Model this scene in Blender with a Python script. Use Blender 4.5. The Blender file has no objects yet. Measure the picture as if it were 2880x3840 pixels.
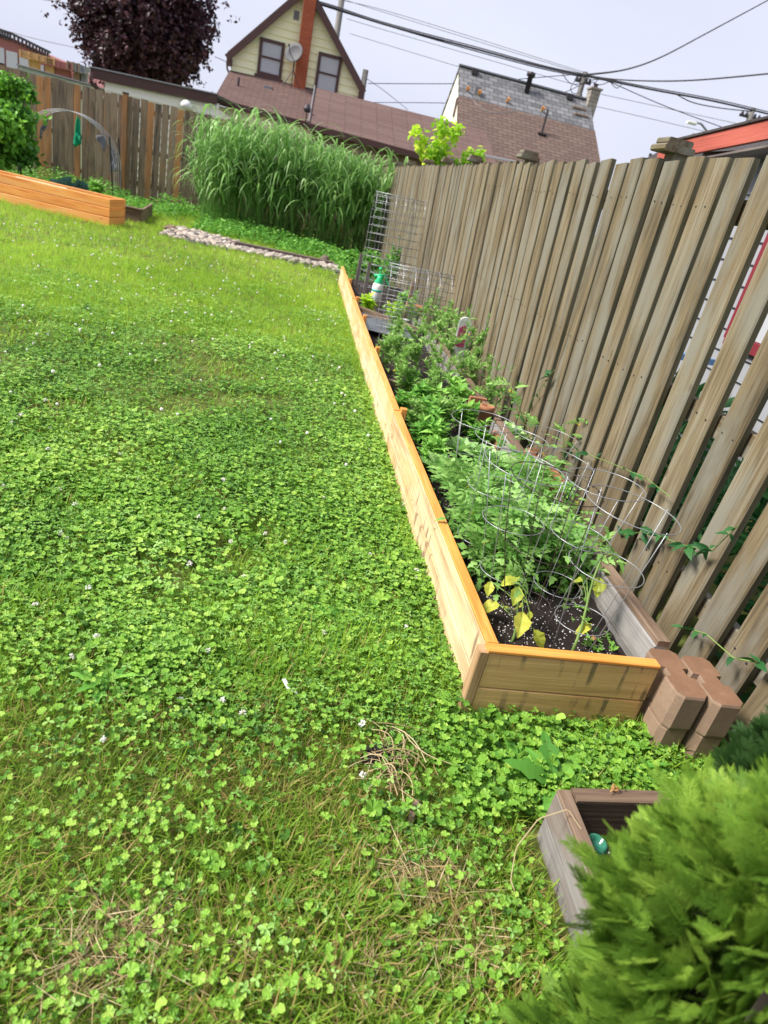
import bpy, math, random
import numpy as np
from mathutils import Vector, Matrix
random.seed(7); rng = np.random.default_rng(7)
C = bpy.context.scene.collection
R = math.radians

# ------------------------------------------------------------------ camera
F_PX, PITCH, ROLL, EYE = 2500.0, R(25.5), R(13.0), 1.4      # photo is 2880 x 3840
fw = np.array([0, math.cos(PITCH), -math.sin(PITCH)])
_r = np.array([1., 0, 0]); _u = np.array([0, math.sin(PITCH), math.cos(PITCH)])
RT = math.cos(ROLL)*_r + math.sin(ROLL)*_u
UP = -math.sin(ROLL)*_r + math.cos(ROLL)*_u
cam = bpy.data.cameras.new('camera'); co = bpy.data.objects.new('camera', cam); C.objects.link(co)
co.matrix_world = Matrix(((RT[0], UP[0], -fw[0], 0), (RT[1], UP[1], -fw[1], 0), (RT[2], UP[2], -fw[2], EYE), (0, 0, 0, 1)))
cam.sensor_fit = 'VERTICAL'; cam.sensor_height = 48.0; cam.lens = F_PX/3840*48.0
cam.clip_start = 0.02; cam.clip_end = 3000
cam.dof.use_dof = True; cam.dof.focus_distance = 2.4; cam.dof.aperture_fstop = 5.4
bpy.context.scene.camera = co
sc = bpy.context.scene
sc.view_settings.view_transform = 'Standard'; sc.view_settings.look = 'None'
sc.view_settings.exposure = 0.65; sc.view_settings.gamma = 1.0

# ------------------------------------------------------------------ light: bright overcast, soft sun from the left
SUNV = Vector((-1.0, -0.25, 1.1)).normalized()
w = bpy.data.worlds.new('World'); sc.world = w; w.use_nodes = True
nt = w.node_tree; nt.nodes.clear()
def N(t, typ, **k):
    n = t.nodes.new(typ)
    for a, b in k.items(): setattr(n, a, b)
    return n
sky = N(nt, 'ShaderNodeTexSky', sky_type='NISHITA'); sky.sun_disc = False
sky.sun_elevation = math.asin(SUNV.z); sky.sun_rotation = math.atan2(SUNV.x, SUNV.y); sky.air_density = 1.5; sky.dust_density = 4
tc = N(nt, 'ShaderNodeTexCoord'); mp = N(nt, 'ShaderNodeMapping'); mp.inputs['Scale'].default_value = (1.2, 1.2, 3.5)
nz = N(nt, 'ShaderNodeTexNoise'); nz.inputs['Scale'].default_value = 1.3; nz.inputs['Detail'].default_value = 5
rp = N(nt, 'ShaderNodeValToRGB')
rp.color_ramp.elements[0].position = 0.3; rp.color_ramp.elements[0].color = (6.2, 6.5, 8.2, 1)
rp.color_ramp.elements[1].position = 0.7; rp.color_ramp.elements[1].color = (7.5, 7.8, 9.2, 1)
mx = N(nt, 'ShaderNodeMix', data_type='RGBA'); mx.inputs[0].default_value = 0.93
bg = N(nt, 'ShaderNodeBackground'); bg.inputs[1].default_value = 0.074
ow = N(nt, 'ShaderNodeOutputWorld'); L = nt.links.new
L(tc.outputs['Generated'], mp.inputs[0]); L(mp.outputs[0], nz.inputs['Vector']); L(nz.outputs[0], rp.inputs[0])
L(sky.outputs[0], mx.inputs[6]); L(rp.outputs[0], mx.inputs[7]); L(mx.outputs[2], bg.inputs[0]); L(bg.outputs[0], ow.inputs[0])
sun = bpy.data.lights.new('sun', 'SUN'); sun.energy = 4.3; sun.angle = R(16); sun.color = (1, .95, .86)
so = bpy.data.objects.new('sun', sun); C.objects.link(so); so.rotation_euler = SUNV.to_track_quat('Z', 'Y').to_euler()

# ------------------------------------------------------------------ placing: photo pixel -> point in the yard
EYEP = np.array([0, 0, EYE])
def ray(x, y): return (x-1440)/F_PX*RT + (1920-y)/F_PX*UP + fw
def gnd(x, y, z=0.0):
    d = ray(x, y); return EYEP + d*((z-EYE)/d[2])
P0 = np.array([1.28, 1.7, 0.]); U = np.array([-.2, 1, 0]); U = U/np.linalg.norm(U); NN = np.array([U[1], -U[0], 0.]); ZZ = np.array([0, 0, 1.])
def Y(s, w, z=0.0): return P0 + U*s + NN*w + ZZ*z            # yard frame: s along the right fence, w across, z up
def sw(p): d = np.asarray(p)-P0; return float(d@U), float(d@NN), float(p[2])
def PS(x, y, s):
    d = ray(x, y); p = EYEP + d*(((P0+U*s-EYEP)@U)/(d@U)); return sw(p)
def WZ(x, y, s): a = PS(x, y, s); return a[1], a[2]
YAW = math.atan2(U[1], U[0]) - math.pi/2

# ------------------------------------------------------------------ materials
def mat(name):
    m = bpy.data.materials.new(name); m.use_nodes = True; t = m.node_tree; t.nodes.clear()
    o = N(t, 'ShaderNodeOutputMaterial'); b = N(t, 'ShaderNodeBsdfPrincipled'); t.links.new(b.outputs[0], o.inputs[0])
    return m, t, b, o
def ramp(t, cols, fac):
    r = N(t, 'ShaderNodeValToRGB'); e = r.color_ramp.elements
    n = len(cols)
    for i, c in enumerate(cols):
        p = c[3] if len(c) > 3 else i/(n-1)
        el = e[i] if i < 2 else e.new(p)
        el.position = p
    for i, c in enumerate(sorted(cols, key=lambda c: c[3]) if len(cols[0]) > 3 else cols):
        e[i].color = (*c[:3], 1)
    t.links.new(fac, r.inputs[0]); return r.outputs[0]
def attr(t, n): a = N(t, 'ShaderNodeAttribute'); a.attribute_name = n; return a
def noise(t, vec, scale, detail=4, rough=.55, sc3=(1, 1, 1), dist=0):
    m_ = N(t, 'ShaderNodeMapping'); m_.inputs['Scale'].default_value = sc3; t.links.new(vec, m_.inputs[0])
    n = N(t, 'ShaderNodeTexNoise'); n.inputs['Scale'].default_value = scale; n.inputs['Detail'].default_value = detail
    n.inputs['Roughness'].default_value = rough; n.inputs['Distortion'].default_value = dist
    t.links.new(m_.outputs[0], n.inputs['Vector']); return n.outputs[0]
def mixc(t, f, a, b, mode='MIX'):
    m_ = N(t, 'ShaderNodeMix', data_type='RGBA', blend_type=mode)
    for i, v in ((0, f), (6, a), (7, b)):
        if isinstance(v, (int, float)): m_.inputs[i].default_value = v
        elif isinstance(v, tuple): m_.inputs[i].default_value = (*v[:3], 1)
        else: t.links.new(v, m_.inputs[i])
    return m_.outputs[2]
def bump(t, b, h, s=.3, d=.01):
    n = N(t, 'ShaderNodeBump'); n.inputs['Strength'].default_value = s; n.inputs['Distance'].default_value = d
    t.links.new(h, n.inputs['Height']); t.links.new(n.outputs[0], b.inputs['Normal'])
def plain(name, col, rough=.6, metal=0., var=.15, scale=12, bmp=0):
    m, t, b, o = mat(name); v = attr(t, 'bc').outputs['Vector']
    n = noise(t, v, scale, 5)
    c = ramp(t, [tuple(x*(1-var) for x in col), tuple(min(1, x*(1+var)) for x in col)], n)
    t.links.new(c, b.inputs['Base Color']); b.inputs['Roughness'].default_value = rough; b.inputs['Metallic'].default_value = metal
    if bmp: bump(t, b, n, bmp)
    return m
def wood(name, cols, stain=None, stf=.5, rough=.7, grain=1.0, knots=None, streak=None, stp=(.5, .68), cracks=0):
    """boards: bc.x runs along the board"""
    m, t, b, o = mat(name); v = attr(t, 'bc').outputs['Vector']; rn = attr(t, 'rnd').outputs['Fac']
    g = noise(t, v, 3.0*grain, 6, .62, (.9, 30, 30), .6)
    g2 = noise(t, v, 1.6*grain, 3, .5, (.8, 6, 6), 1.2)
    ad = N(t, 'ShaderNodeMath', operation='ADD'); t.links.new(g, ad.inputs[0]); t.links.new(g2, ad.inputs[1])
    ml = N(t, 'ShaderNodeMath', operation='MULTIPLY_ADD'); t.links.new(ad.outputs[0], ml.inputs[0]); ml.inputs[1].default_value = 1.7; ml.inputs[2].default_value = -1.38
    a2 = N(t, 'ShaderNodeMath', operation='MULTIPLY_ADD'); t.links.new(rn, a2.inputs[0]); a2.inputs[1].default_value = .40; t.links.new(ml.outputs[0], a2.inputs[2])
    c = ramp(t, cols, a2.outputs[0])
    if cracks:
        s = noise(t, v, 3, 5, .7, (.7, 70, 70), 1.0)
        f = N(t, 'ShaderNodeMapRange'); t.links.new(s, f.inputs[0]); f.inputs[1].default_value = .54; f.inputs[2].default_value = .66; f.inputs[4].default_value = cracks
        c = mixc(t, f.outputs[0], c, (.035, .026, .016))
    if stain:
        s = noise(t, v, 2.2, 4, .6, (.7, 3, 3))
        f = N(t, 'ShaderNodeMapRange'); t.links.new(s, f.inputs[0]); f.inputs[1].default_value = stp[0]; f.inputs[2].default_value = stp[1]; f.inputs[4].default_value = stf
        c = mixc(t, f.outputs[0], c, stain)
    if streak:                                   # dark drips running across the board
        s = noise(t, v, 6, 3, .5, (5, .5, .5))
        f = N(t, 'ShaderNodeMapRange'); t.links.new(s, f.inputs[0]); f.inputs[1].default_value = .56; f.inputs[2].default_value = .64; f.inputs[4].default_value = .75
        s2 = noise(t, v, 4, 2, .5, (1, 3, 3)); f2 = N(t, 'ShaderNodeMapRange'); t.links.new(s2, f2.inputs[0]); f2.inputs[1].default_value = .45; f2.inputs[2].default_value = .6
        mm = N(t, 'ShaderNodeMath', operation='MULTIPLY'); t.links.new(f.outputs[0], mm.inputs[0]); t.links.new(f2.outputs[0], mm.inputs[1])
        c = mixc(t, mm.outputs[0], c, streak)
    if knots:
        vo = N(t, 'ShaderNodeTexVoronoi'); vo.inputs['Scale'].default_value = 3.2
        mp_ = N(t, 'ShaderNodeMapping'); mp_.inputs['Scale'].default_value = (.8, 2.6, 2.6); t.links.new(v, mp_.inputs[0]); t.links.new(mp_.outputs[0], vo.inputs['Vector'])
        f = N(t, 'ShaderNodeMapRange'); t.links.new(vo.outputs['Distance'], f.inputs[0]); f.inputs[1].default_value = .07; f.inputs[2].default_value = .035; f.inputs[4].default_value = .85
        c = mixc(t, f.outputs[0], c, knots)
    t.links.new(c, b.inputs['Base Color']); b.inputs['Roughness'].default_value = rough
    bump(t, b, g, .5, .004)
    return m
def leafm(name, cols, rough=.5, trans=.35, vein=None, spec=.3, sheen=0):
    m, t, b, o = mat(name); rn = attr(t, 'rnd').outputs['Fac']; v = attr(t, 'bc').outputs['Vector']
    c = ramp(t, cols, rn)
    if vein:
        sp = N(t, 'ShaderNodeSeparateXYZ'); t.links.new(v, sp.inputs[0])
        ab = N(t, 'ShaderNodeMath', operation='ABSOLUTE'); t.links.new(sp.outputs[1], ab.inputs[0])
        f = N(t, 'ShaderNodeMapRange'); t.links.new(ab.outputs[0], f.inputs[0]); f.inputs[1].default_value = .06; f.inputs[2].default_value = .0; f.inputs[4].default_value = .6
        # side veins
        k = N(t, 'ShaderNodeMath', operation='MULTIPLY_ADD'); t.links.new(ab.outputs[0], k.inputs[0]); k.inputs[1].default_value = -.8; t.links.new(sp.outputs[0], k.inputs[2])
        k2 = N(t, 'ShaderNodeMath', operation='MULTIPLY'); t.links.new(k.outputs[0], k2.inputs[0]); k2.inputs[1].default_value = 42
        k3 = N(t, 'ShaderNodeMath', operation='SINE'); t.links.new(k2.outputs[0], k3.inputs[0])
        f3 = N(t, 'ShaderNodeMapRange'); t.links.new(k3.outputs[0], f3.inputs[0]); f3.inputs[1].default_value = .75; f3.inputs[2].default_value = 1; f3.inputs[4].default_value = .4
        mxm = N(t, 'ShaderNodeMath', operation='MAXIMUM'); t.links.new(f.outputs[0], mxm.inputs[0]); t.links.new(f3.outputs[0], mxm.inputs[1])
        c = mixc(t, mxm.outputs[0], c, vein)
    t.links.new(c, b.inputs['Base Color']); b.inputs['Roughness'].default_value = rough
    b.inputs['Specular IOR Level'].default_value = spec
    tr = N(t, 'ShaderNodeBsdfTranslucent'); t.links.new(c, tr.inputs[0])
    ms = N(t, 'ShaderNodeMixShader'); ms.inputs[0].default_value = trans
    t.links.new(b.outputs[0], ms.inputs[1]); t.links.new(tr.outputs[0], ms.inputs[2]); t.links.new(ms.outputs[0], o.inputs[0])
    return m
def shingle(name, c1, c2, mort, w_=.3, h_=.14, var=.5, rough=.9):
    m, t, b, o = mat(name); v = attr(t, 'bc').outputs['Vector']
    br = N(t, 'ShaderNodeTexBrick'); t.links.new(v, br.inputs['Vector']); br.inputs['Scale'].default_value = 1
    br.inputs['Brick Width'].default_value = w_; br.inputs['Row Height'].default_value = h_; br.inputs['Mortar Size'].default_value = .012
    br.inputs['Mortar Smooth'].default_value = .3; br.inputs['Bias'].default_value = var - .5
    br.inputs['Color1'].default_value = (*c1, 1); br.inputs['Color2'].default_value = (*c2, 1); br.inputs['Mortar'].default_value = (*mort, 1)
    n = noise(t, v, 9, 6, .7); c = mixc(t, .45, br.outputs[0], ramp(t, [(.3, .3, .3), (1, 1, 1)], n), 'MULTIPLY')
    n2 = noise(t, v, .8, 3, .6); c = mixc(t, .3, c, ramp(t, [(.55, .5, .5), (1.2, 1.15, 1.1)], n2), 'MULTIPLY')
    t.links.new(c, b.inputs['Base Color']); b.inputs['Roughness'].default_value = rough
    bump(t, b, br.outputs[1], -.4, .01); return m

M = {}
M['fence'] = wood('weathered_fence_wood', [(.06, .046, .026), (.125, .092, .048), (.195, .148, .082), (.25, .215, .15)], (.20, .19, .155), .8, .8, 1.0, (.09, .06, .035), stp=(.46, .62), cracks=.85)
M['fence_edge'] = wood('shade_toned_board_edge', [(.045, .042, .022), (.095, .085, .046), (.15, .13, .072)])  # shade on the fence board sides, put into a darker olive wood colour
M['brown_fence'] = wood('brown_fence_boards', [(.06, .045, .033), (.17, .12, .083), (.26, .18, .12), (.32, .24, .17)], (.36, .18, .07), .7, .8, 1.0, (.03, .02, .015), stp=(.55, .7), cracks=.5)
M['orange_fence'] = wood('orange_stained_board', [(.26, .12, .05), (.42, .19, .07), (.50, .24, .10)], (.18, .12, .08), .6, .75)
M['pine'] = wood('fresh_pine_board', [(.48, .30, .16), (.78, .54, .33), (.84, .62, .42)], (.78, .38, .12), .7, .6, .8, (.30, .13, .04), (.13, .09, .06))
M['pine_tan'] = wood('end_pine_board', [(.36, .20, .08), (.62, .37, .155), (.72, .46, .20)], (.45, .22, .06), .5, .6, .8, (.26, .11, .03), (.10, .08, .06))
M['pine_wet'] = wood('wet_orange_pine', [(.55, .20, .03), (.78, .33, .07), (.84, .43, .14)], (.7, .25, .04), .5, .45, 1.3, (.45, .10, .015))
M['pine_damp'] = wood('damp_pine_trim', [(.30, .17, .08), (.44, .27, .14), (.52, .34, .19)])
M['orange_bed'] = wood('orange_stained_cedar', [(.66, .20, .035), (.90, .36, .08), (.92, .47, .15)], (.62, .3, .12), .4, .65, .8, (.3, .1, .03))
M['old_grey'] = wood('old_grey_timber', [(.12, .11, .105), (.25, .235, .225), (.36, .345, .335)], (.16, .10, .065), .55, .85, 1.0, (.07, .05, .04), stp=(.48, .6), cracks=.7)
M['old_brown'] = wood('old_brown_timber', [(.07, .045, .03), (.165, .108, .07), (.26, .18, .125)], (.09, .05, .035), .6, .75, 1.0, (.05, .03, .02))
M['stake'] = wood('grey_brown_stake', [(.08, .065, .06), (.16, .13, .12), (.22, .19, .17)])
def clay(name, c):
    m, t, b, o = mat(name); v = attr(t, 'bc').outputs['Vector']
    n = noise(t, v, 14, 8, .75); n2 = noise(t, v, 170, 4, .75)
    cc = ramp(t, [tuple(x*.62 for x in c), c, tuple(min(1, x*1.35+.05) for x in c)], n); cc = mixc(t, .45, cc, ramp(t, [(.15, .13, .12), (1.3, 1.3, 1.3)], n2), 'MULTIPLY')
    t.links.new(cc, b.inputs['Base Color']); b.inputs['Roughness'].default_value = .92; bump(t, b, n2, .5, .002); return m
M['block'] = clay('tan_concrete', (.33, .225, .155)); M['blocktop'] = clay('damp_concrete_top', (.235, .125, .07)); M['terracotta'] = clay('terracotta', (.38, .165, .085)); M['brick_edge'] = clay('brown_concrete', (.16, .12, .10))
M['stone'] = leafm('river_stone', [(.16, .14, .13), (.34, .30, .26), (.42, .33, .26), (.5, .47, .43)], .8, 0.0)
M['perl'] = plain('perlite', (.75, .73, .70), .9)
M['galv'] = plain('galvanised_wire', (.36, .37, .39), .4, .6)
M['dishgrey'] = plain('dark_dish_grey', (.10, .10, .11), .7)
M['archwire'] = plain('dull_grey_wire', (.33, .33, .35), .7)
M['brownwire'] = plain('rusty_brown_wire', (.07, .05, .045), .45, .6)
M['black'] = plain('black_plastic', (.015, .017, .018), .5)
M['white'] = plain('white_paint', (.78, .78, .76), .5, 0, .06)
M['siding'] = plain('white_siding', (.30, .31, .34), .5, 0, .08); M['cable'] = plain('black_cable', (.035, .033, .04), .6)
M['pole'] = wood('utility_pole_wood', [(.06, .055, .05), (.13, .12, .11), (.18, .17, .16)])
M['cream'] = plain('cream_siding', (.93, .91, .57), .55, 0, .05, 3)
M['cream2'] = plain('pale_cream_siding', (.9, .9, .74), .55, 0, .05, 3)
M['trim'] = plain('dark_brown_trim', (.075, .03, .025), .5, 0, .2)
M['glass'] = plain('window_pane', (.46, .47, .50), .35, 0, .12, 2)
M['red'] = plain('red_brick_paint', (.40, .09, .035), .8, 0, .25, 30)
M['redfascia'] = wood('peeling_red_paint', [(.33, .07, .045), (.45, .10, .07), (.50, .13, .09)], (.55, .5, .45), .8, .7, stp=(.63, .68))
M['crimson'] = plain('crimson_paint', (.20, .02, .03), .6)
M['roof_br'] = shingle('brown_shingles', (.13, .074, .064), (.165, .098, .085), (.06, .03, .026), .35, .14)
M['roof_br2'] = shingle('brown_asphalt_courses', (.145, .082, .07), (.18, .11, .095), (.05, .022, .02), .9, .135)
M['roof_tan'] = shingle('tan_brown_shingles', (.145, .095, .078), (.19, .13, .105), (.06, .037, .033), .33, .15)
M['roof_gr'] = shingle('worn_grey_shingles', (.12, .125, .135), (.25, .255, .27), (.035, .035, .04), .30, .19, .5)
M['roof_dk'] = shingle('dark_shingles', (.06, .05, .05), (.09, .08, .08), (.03, .03, .03), .3, .14)
M['pipe'] = plain('dark_metal', (.05, .04, .045), .5, .3)
M['grey'] = plain('grey_metal', (.20, .205, .22), .6, .0)
M['chimbrick'] = shingle('red_brick', (.42, .085, .03), (.50, .12, .045), (.30, .10, .06), .22, .075)
M['chimgrey'] = shingle('grey_brick', (.33, .29, .26), (.42, .38, .33), (.2, .18, .17), .3, .12)
M['factory'] = plain('factory_red', (.33, .12, .11), .8, 0, .15, .1); M['factpanel'] = plain('pale_panel', (.50, .50, .55), .7, 0, .1, .1)
M['palegreen'] = plain('pale_green_fascia', (.48, .56, .45), .5)
M['green'] = plain('green_cloth', (.0, .35, .17), .8, 0, .2, 20); M['greycloth'] = plain('grey_cloth', (.22, .22, .27), .9, 0, .3, 20)
M['greenplastic'] = plain('green_plastic', (.03, .60, .25), .35); M['label'] = plain('green_label', (.02, .42, .30), .5)
M['jar'] = plain('green_glass', (.03, .17, .11), .15); M['slate'] = plain('dark_grey_sheet', (.10, .11, .13), .45, 0, .3, 9, .3)
M['pink'] = plain('magenta_paint', (.55, .07, .20), .7); M['tarp'] = plain('blue_tarp', (.10, .22, .42), .5)
M['stalk'] = leafm('green_stem', [(.14, .24, .06), (.25, .38, .10)], .5, .1)
M['bark'] = wood('tree_bark', [(.03, .022, .02), (.07, .055, .045), (.11, .09, .075)])
M['straw'] = leafm('dry_straw', [(.30, .20, .09), (.50, .38, .20), (.62, .52, .32)], .7, .2)
M['yellow'] = leafm('yellow_petals', [(.85, .60, .03), (.9, .75, .08)], .6, .3)
M['blossom'] = leafm('white_blossom', [(0.837, 0.783, 0.675), (0.9, 0.9, 0.9)], .7, .2)
M['turf'] = leafm('grass_blades', [(.42, .30, .12, 0), (.46, .37, .12, .09), (.19, .31, .03, .14), (.24, .43, .035, .5), (.38, .60, .055, .8), (.54, .74, .11, 1)], .5, .4)
M['peren'] = leafm('perennial_leaves', [(.18, .38, .07), (.29, .52, .12), (.45, .64, .22)], .5, .4)
M['ivy'] = leafm('ground_ivy', [(.055, .15, .02), (.135, .315, .032), (.25, .475, .058), (.40, .60, .10)], .5, .3, None, .3)
M['clover'] = leafm('clover_leaves', [(.12, .29, .06), (.22, .44, .08), (.36, .59, .15)], .5, .3, None, .35)
M['weed'] = leafm('weed_leaves', [(0.086, 0.261, 0.037), (0.158, 0.413, 0.061), (0.287, 0.579, 0.091)], .45, .35)
M['tomato'] = leafm('tomato_leaves', [(.11, .28, .05), (.21, .43, .09), (.34, .57, .16)], .45, .35)
M['yleaf'] = leafm('yellowing_leaf', [(.42, .50, .07), (.62, .66, .08), (.72, .68, .12)], .45, .4, (.35, .48, .06))
M['cabb'] = leafm('cabbage_leaves', [(0.191, 0.377, 0.11), (0.303, 0.551, 0.152), (0.447, 0.667, 0.248)], .4, .25, (.42, .55, .30))
M['bluecabb'] = leafm('blue_cabbage_leaves', [(.10, .22, .17), (.17, .32, .26)], .5, .2)
M['mint'] = leafm('mint_leaves', [(0.191, 0.435, 0.069), (0.319, 0.609, 0.11)], .45, .3)
M['misc'] = leafm('reed_blades', [(.12, .26, .07), (.20, .40, .09), (.33, .57, .17), (.52, .72, .34)], .4, .35)
M['vine'] = leafm('vine_leaves', [(.02, .10, .03), (.05, .18, .045)], .5, .3)
M['purple'] = leafm('purple_maple_leaves', [(.032, .015, .024), (.066, .028, .042), (.12, .05, .068)], .45, .2, None, .4)
M['shrub'] = leafm('shrub_leaves', [(0.064, 0.203, 0.028), (0.144, 0.377, 0.041), (0.287, 0.609, 0.069)], .45, .3)
M['lime'] = leafm('lime_leaves', [(0.287, 0.551, 0.041), (0.526, 0.812, 0.055), (0.766, 0.85, 0.083)], .45, .45)
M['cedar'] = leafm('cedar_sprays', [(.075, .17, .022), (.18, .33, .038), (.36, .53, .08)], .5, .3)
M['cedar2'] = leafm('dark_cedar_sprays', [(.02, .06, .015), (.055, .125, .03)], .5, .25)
M['brownleaf'] = leafm('dry_leaf', [(.35, .18, .06), (.48, .28, .12)], .7, .2)

def soilmat():
    m, t, b, o = mat('dark_potting_soil'); v = attr(t, 'bc').outputs['Vector']
    n = noise(t, v, 60, 6, .75); n2 = noise(t, v, 300, 3, .7)
    c = ramp(t, [(.006, .004, .004), (.022, .013, .011), (.055, .034, .028)], n); c = mixc(t, .5, c, ramp(t, [(.4, .4, .4), (1.4, 1.35, 1.3)], n2), 'MULTIPLY')
    t.links.new(c, b.inputs['Base Color']); b.inputs['Roughness'].default_value = .95; bump(t, b, n, 1.0, .015); return m
M['soil'] = soilmat()
def lawnmat():
    m, t, b, o = mat('lawn_thatch'); g = N(t, 'ShaderNodeNewGeometry').outputs['Position']
    n = noise(t, g, 1.1, 4, .6); n2 = noise(t, g, 45, 5, .75)
    c = ramp(t, [(.08, .09, .025), (.17, .24, .04), (.27, .38, .06)], n)
    c = mixc(t, .9, c, ramp(t, [(.22, .18, .16), (.6, .5, .4), (1.2, 1.2, 1.1)], n2), 'MULTIPLY')
    t.links.new(c, b.inputs['Base Color']); b.inputs['Roughness'].default_value = .95; bump(t, b, n2, .8, .02); return m
M['lawn'] = lawnmat()

# ------------------------------------------------------------------ mesh helpers
class Geo:
    def __init__(s): s.V = []; s.B = []; s.Rn = []; s.F = []; s.MI = []; s.n = 0
    def add(s, V, F, m=0, bc=None, rnd=None):
        V = np.asarray(V, float).reshape(-1, 3); k = len(V)
        s.V.append(V); s.B.append(V.copy() if bc is None else np.asarray(bc, float).reshape(-1, 3))
        if rnd is None: rnd = random.random()
        s.Rn.append(np.full(k, rnd) if np.isscalar(rnd) else np.asarray(rnd, float))
        if isinstance(F, np.ndarray): F = [F]
        else:
            d = {}
            for f in F: d.setdefault(len(f), []).append(f)
            F = [np.array(x, int) for x in d.values()]
        for f in F:
            s.F.append(f + s.n); s.MI.append(np.full(len(f), m))
        s.n += k
    def box(s, c, size, ax=None, m=0, bev=.003, along=None, rnd=None):
        """chamfered bar; long edges run along the longest side"""
        X, Yv, Z = (U, NN, ZZ) if ax is None else ax
        A = [np.asarray(X), np.asarray(Yv), np.asarray(Z)]; i = int(np.argmax(size)) if along is None else along
        j, k = (i+1) % 3, (i+2) % 3; L_, a, b = size[i]/2, size[j]/2, size[k]/2; e = min(bev, a*.45, b*.45)
        sec = [(a-e, -b), (a, -b+e), (a, b-e), (a-e, b), (-a+e, b), (-a, b-e), (-a, -b+e), (-a+e, -b)]
        c = np.asarray(c, float); off = np.array([random.uniform(0, 50), random.uniform(0, 9), random.uniform(0, 9)])
        V = []; B = []
        for q in (-L_, L_):
            for (p, r) in sec: V.append(c + A[i]*q + A[j]*p + A[k]*r); B.append(off + (q, p, r))
        F = [(t, (t+1) % 8, 8+(t+1) % 8, 8+t) for t in range(8)] + [tuple(range(7, -1, -1)), tuple(range(8, 16))]
        s.add(V, F, m, B, rnd)
    def beam(s, a, b, w_, h_, up=ZZ, m=0, bev=.003, rnd=None):
        a = np.asarray(a, float); b = np.asarray(b, float); d = b-a; l = np.linalg.norm(d); X = d/l
        Yv = np.cross(up, X); Yv = Yv/np.linalg.norm(Yv); Z = np.cross(X, Yv)
        s.box((a+b)/2, (l, w_, h_), (X, Yv, Z), m, bev, 0, rnd)
    def tube(s, P, r, n=6, m=0, closed=False, rnd=None):
        P = np.asarray(P, float); K = len(P); r = np.full(K, r) if np.isscalar(r) else np.asarray(r)
        if closed: T = np.roll(P, -1, 0)-np.roll(P, 1, 0)
        else: T = np.gradient(P, axis=0)
        T /= np.linalg.norm(T, axis=1)[:, None]+1e-12
        up = np.array([0, 0, 1.]) if abs(T[:, 2]).mean() < .8 else np.array([1., 0, 0])
        A = np.cross(T, up); A /= np.linalg.norm(A, axis=1)[:, None]+1e-12; Bn = np.cross(T, A)
        ang = np.arange(n)*2*np.pi/n
        V = P[:, None, :] + r[:, None, None]*(np.cos(ang)[None, :, None]*A[:, None, :] + np.sin(ang)[None, :, None]*Bn[:, None, :])
        F = []; KK = K if closed else K-1
        for i in range(KK):
            for j in range(n): F.append((i*n+j, i*n+(j+1) % n, ((i+1) % K)*n+(j+1) % n, ((i+1) % K)*n+j))
        if not closed: F += [tuple(range(n-1, -1, -1)), tuple(range((K-1)*n, K*n))]
        ln = np.concatenate([[0], np.cumsum(np.linalg.norm(np.diff(P, axis=0), axis=1))])
        B = np.stack([np.repeat(ln, n), np.tile(np.cos(ang)*.05, K), np.tile(np.sin(ang)*.05, K)], 1)
        s.add(V.reshape(-1, 3), F, m, B, rnd)
    def lathe(s, prof, c, n=16, m=0, ax=None, rnd=None):
        X, Yv, Z = (U, NN, ZZ) if ax is None else ax; c = np.asarray(c, float); V = []; F = []
        for (r, z) in prof:
            for j in range(n):
                a = 2*math.pi*j/n; V.append(c + X*(r*math.cos(a)) + Yv*(r*math.sin(a)) + Z*z)
        for i in range(len(prof)-1):
            for j in range(n): F.append((i*n+j, i*n+(j+1) % n, (i+1)*n+(j+1) % n, (i+1)*n+j))
        F += [tuple(range(n-1, -1, -1)), tuple(range((len(prof)-1)*n, len(prof)*n))]
        s.add(V, F, m, None, rnd)
    def prism(s, poly, ext, m=0, rnd=None, bcax=None):
        """poly: list of 3-D points, ext: extrusion vector"""
        P = np.asarray(poly, float); k = len(P); V = np.concatenate([P, P+ext])
        F = [tuple(range(k)), tuple(range(2*k-1, k-1, -1))] + [(i, (i+1) % k, k+(i+1) % k, k+i) for i in range(k)]
        B = None
        if bcax is not None: B = np.stack([V@bcax[0], V@bcax[1], V@bcax[2]], 1)
        s.add(V, F, m, B, rnd)
    def mass(s, T, pos, X, Z, scale, rnd, m=0):
        """copies of a template (verts, faces); X = length axis, Z = normal"""
        tv, tf = T; Nn = len(pos)
        if Nn == 0: return
        X = X/np.linalg.norm(X, axis=1)[:, None]; Yv = np.cross(Z, X); Yv /= np.linalg.norm(Yv, axis=1)[:, None]+1e-9; Zv = np.cross(X, Yv)
        sc_ = np.asarray(scale); sc_ = np.repeat(sc_[:, None], 3, 1) if sc_.ndim == 1 else sc_
        V = pos[:, None, :] + (tv[None, :, 0]*sc_[:, 0:1])[..., None]*X[:, None] + (tv[None, :, 1]*sc_[:, 1:2])[..., None]*Yv[:, None] + (tv[None, :, 2]*sc_[:, 2:3])[..., None]*Zv[:, None]
        k = len(tv); B = np.broadcast_to(tv[None], V.shape).reshape(-1, 3)
        Fs = [(f[None] + (np.arange(Nn)*k)[:, None, None]).reshape(-1, f.shape[1]) for f in tf]
        s.add(V.reshape(-1, 3), np.array([[0, 0, 0]])[:0], m, B, np.repeat(rnd, k))
        for f in Fs: s.F.append(f + s.n - Nn*k); s.MI.append(np.full(len(f), m))
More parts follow.
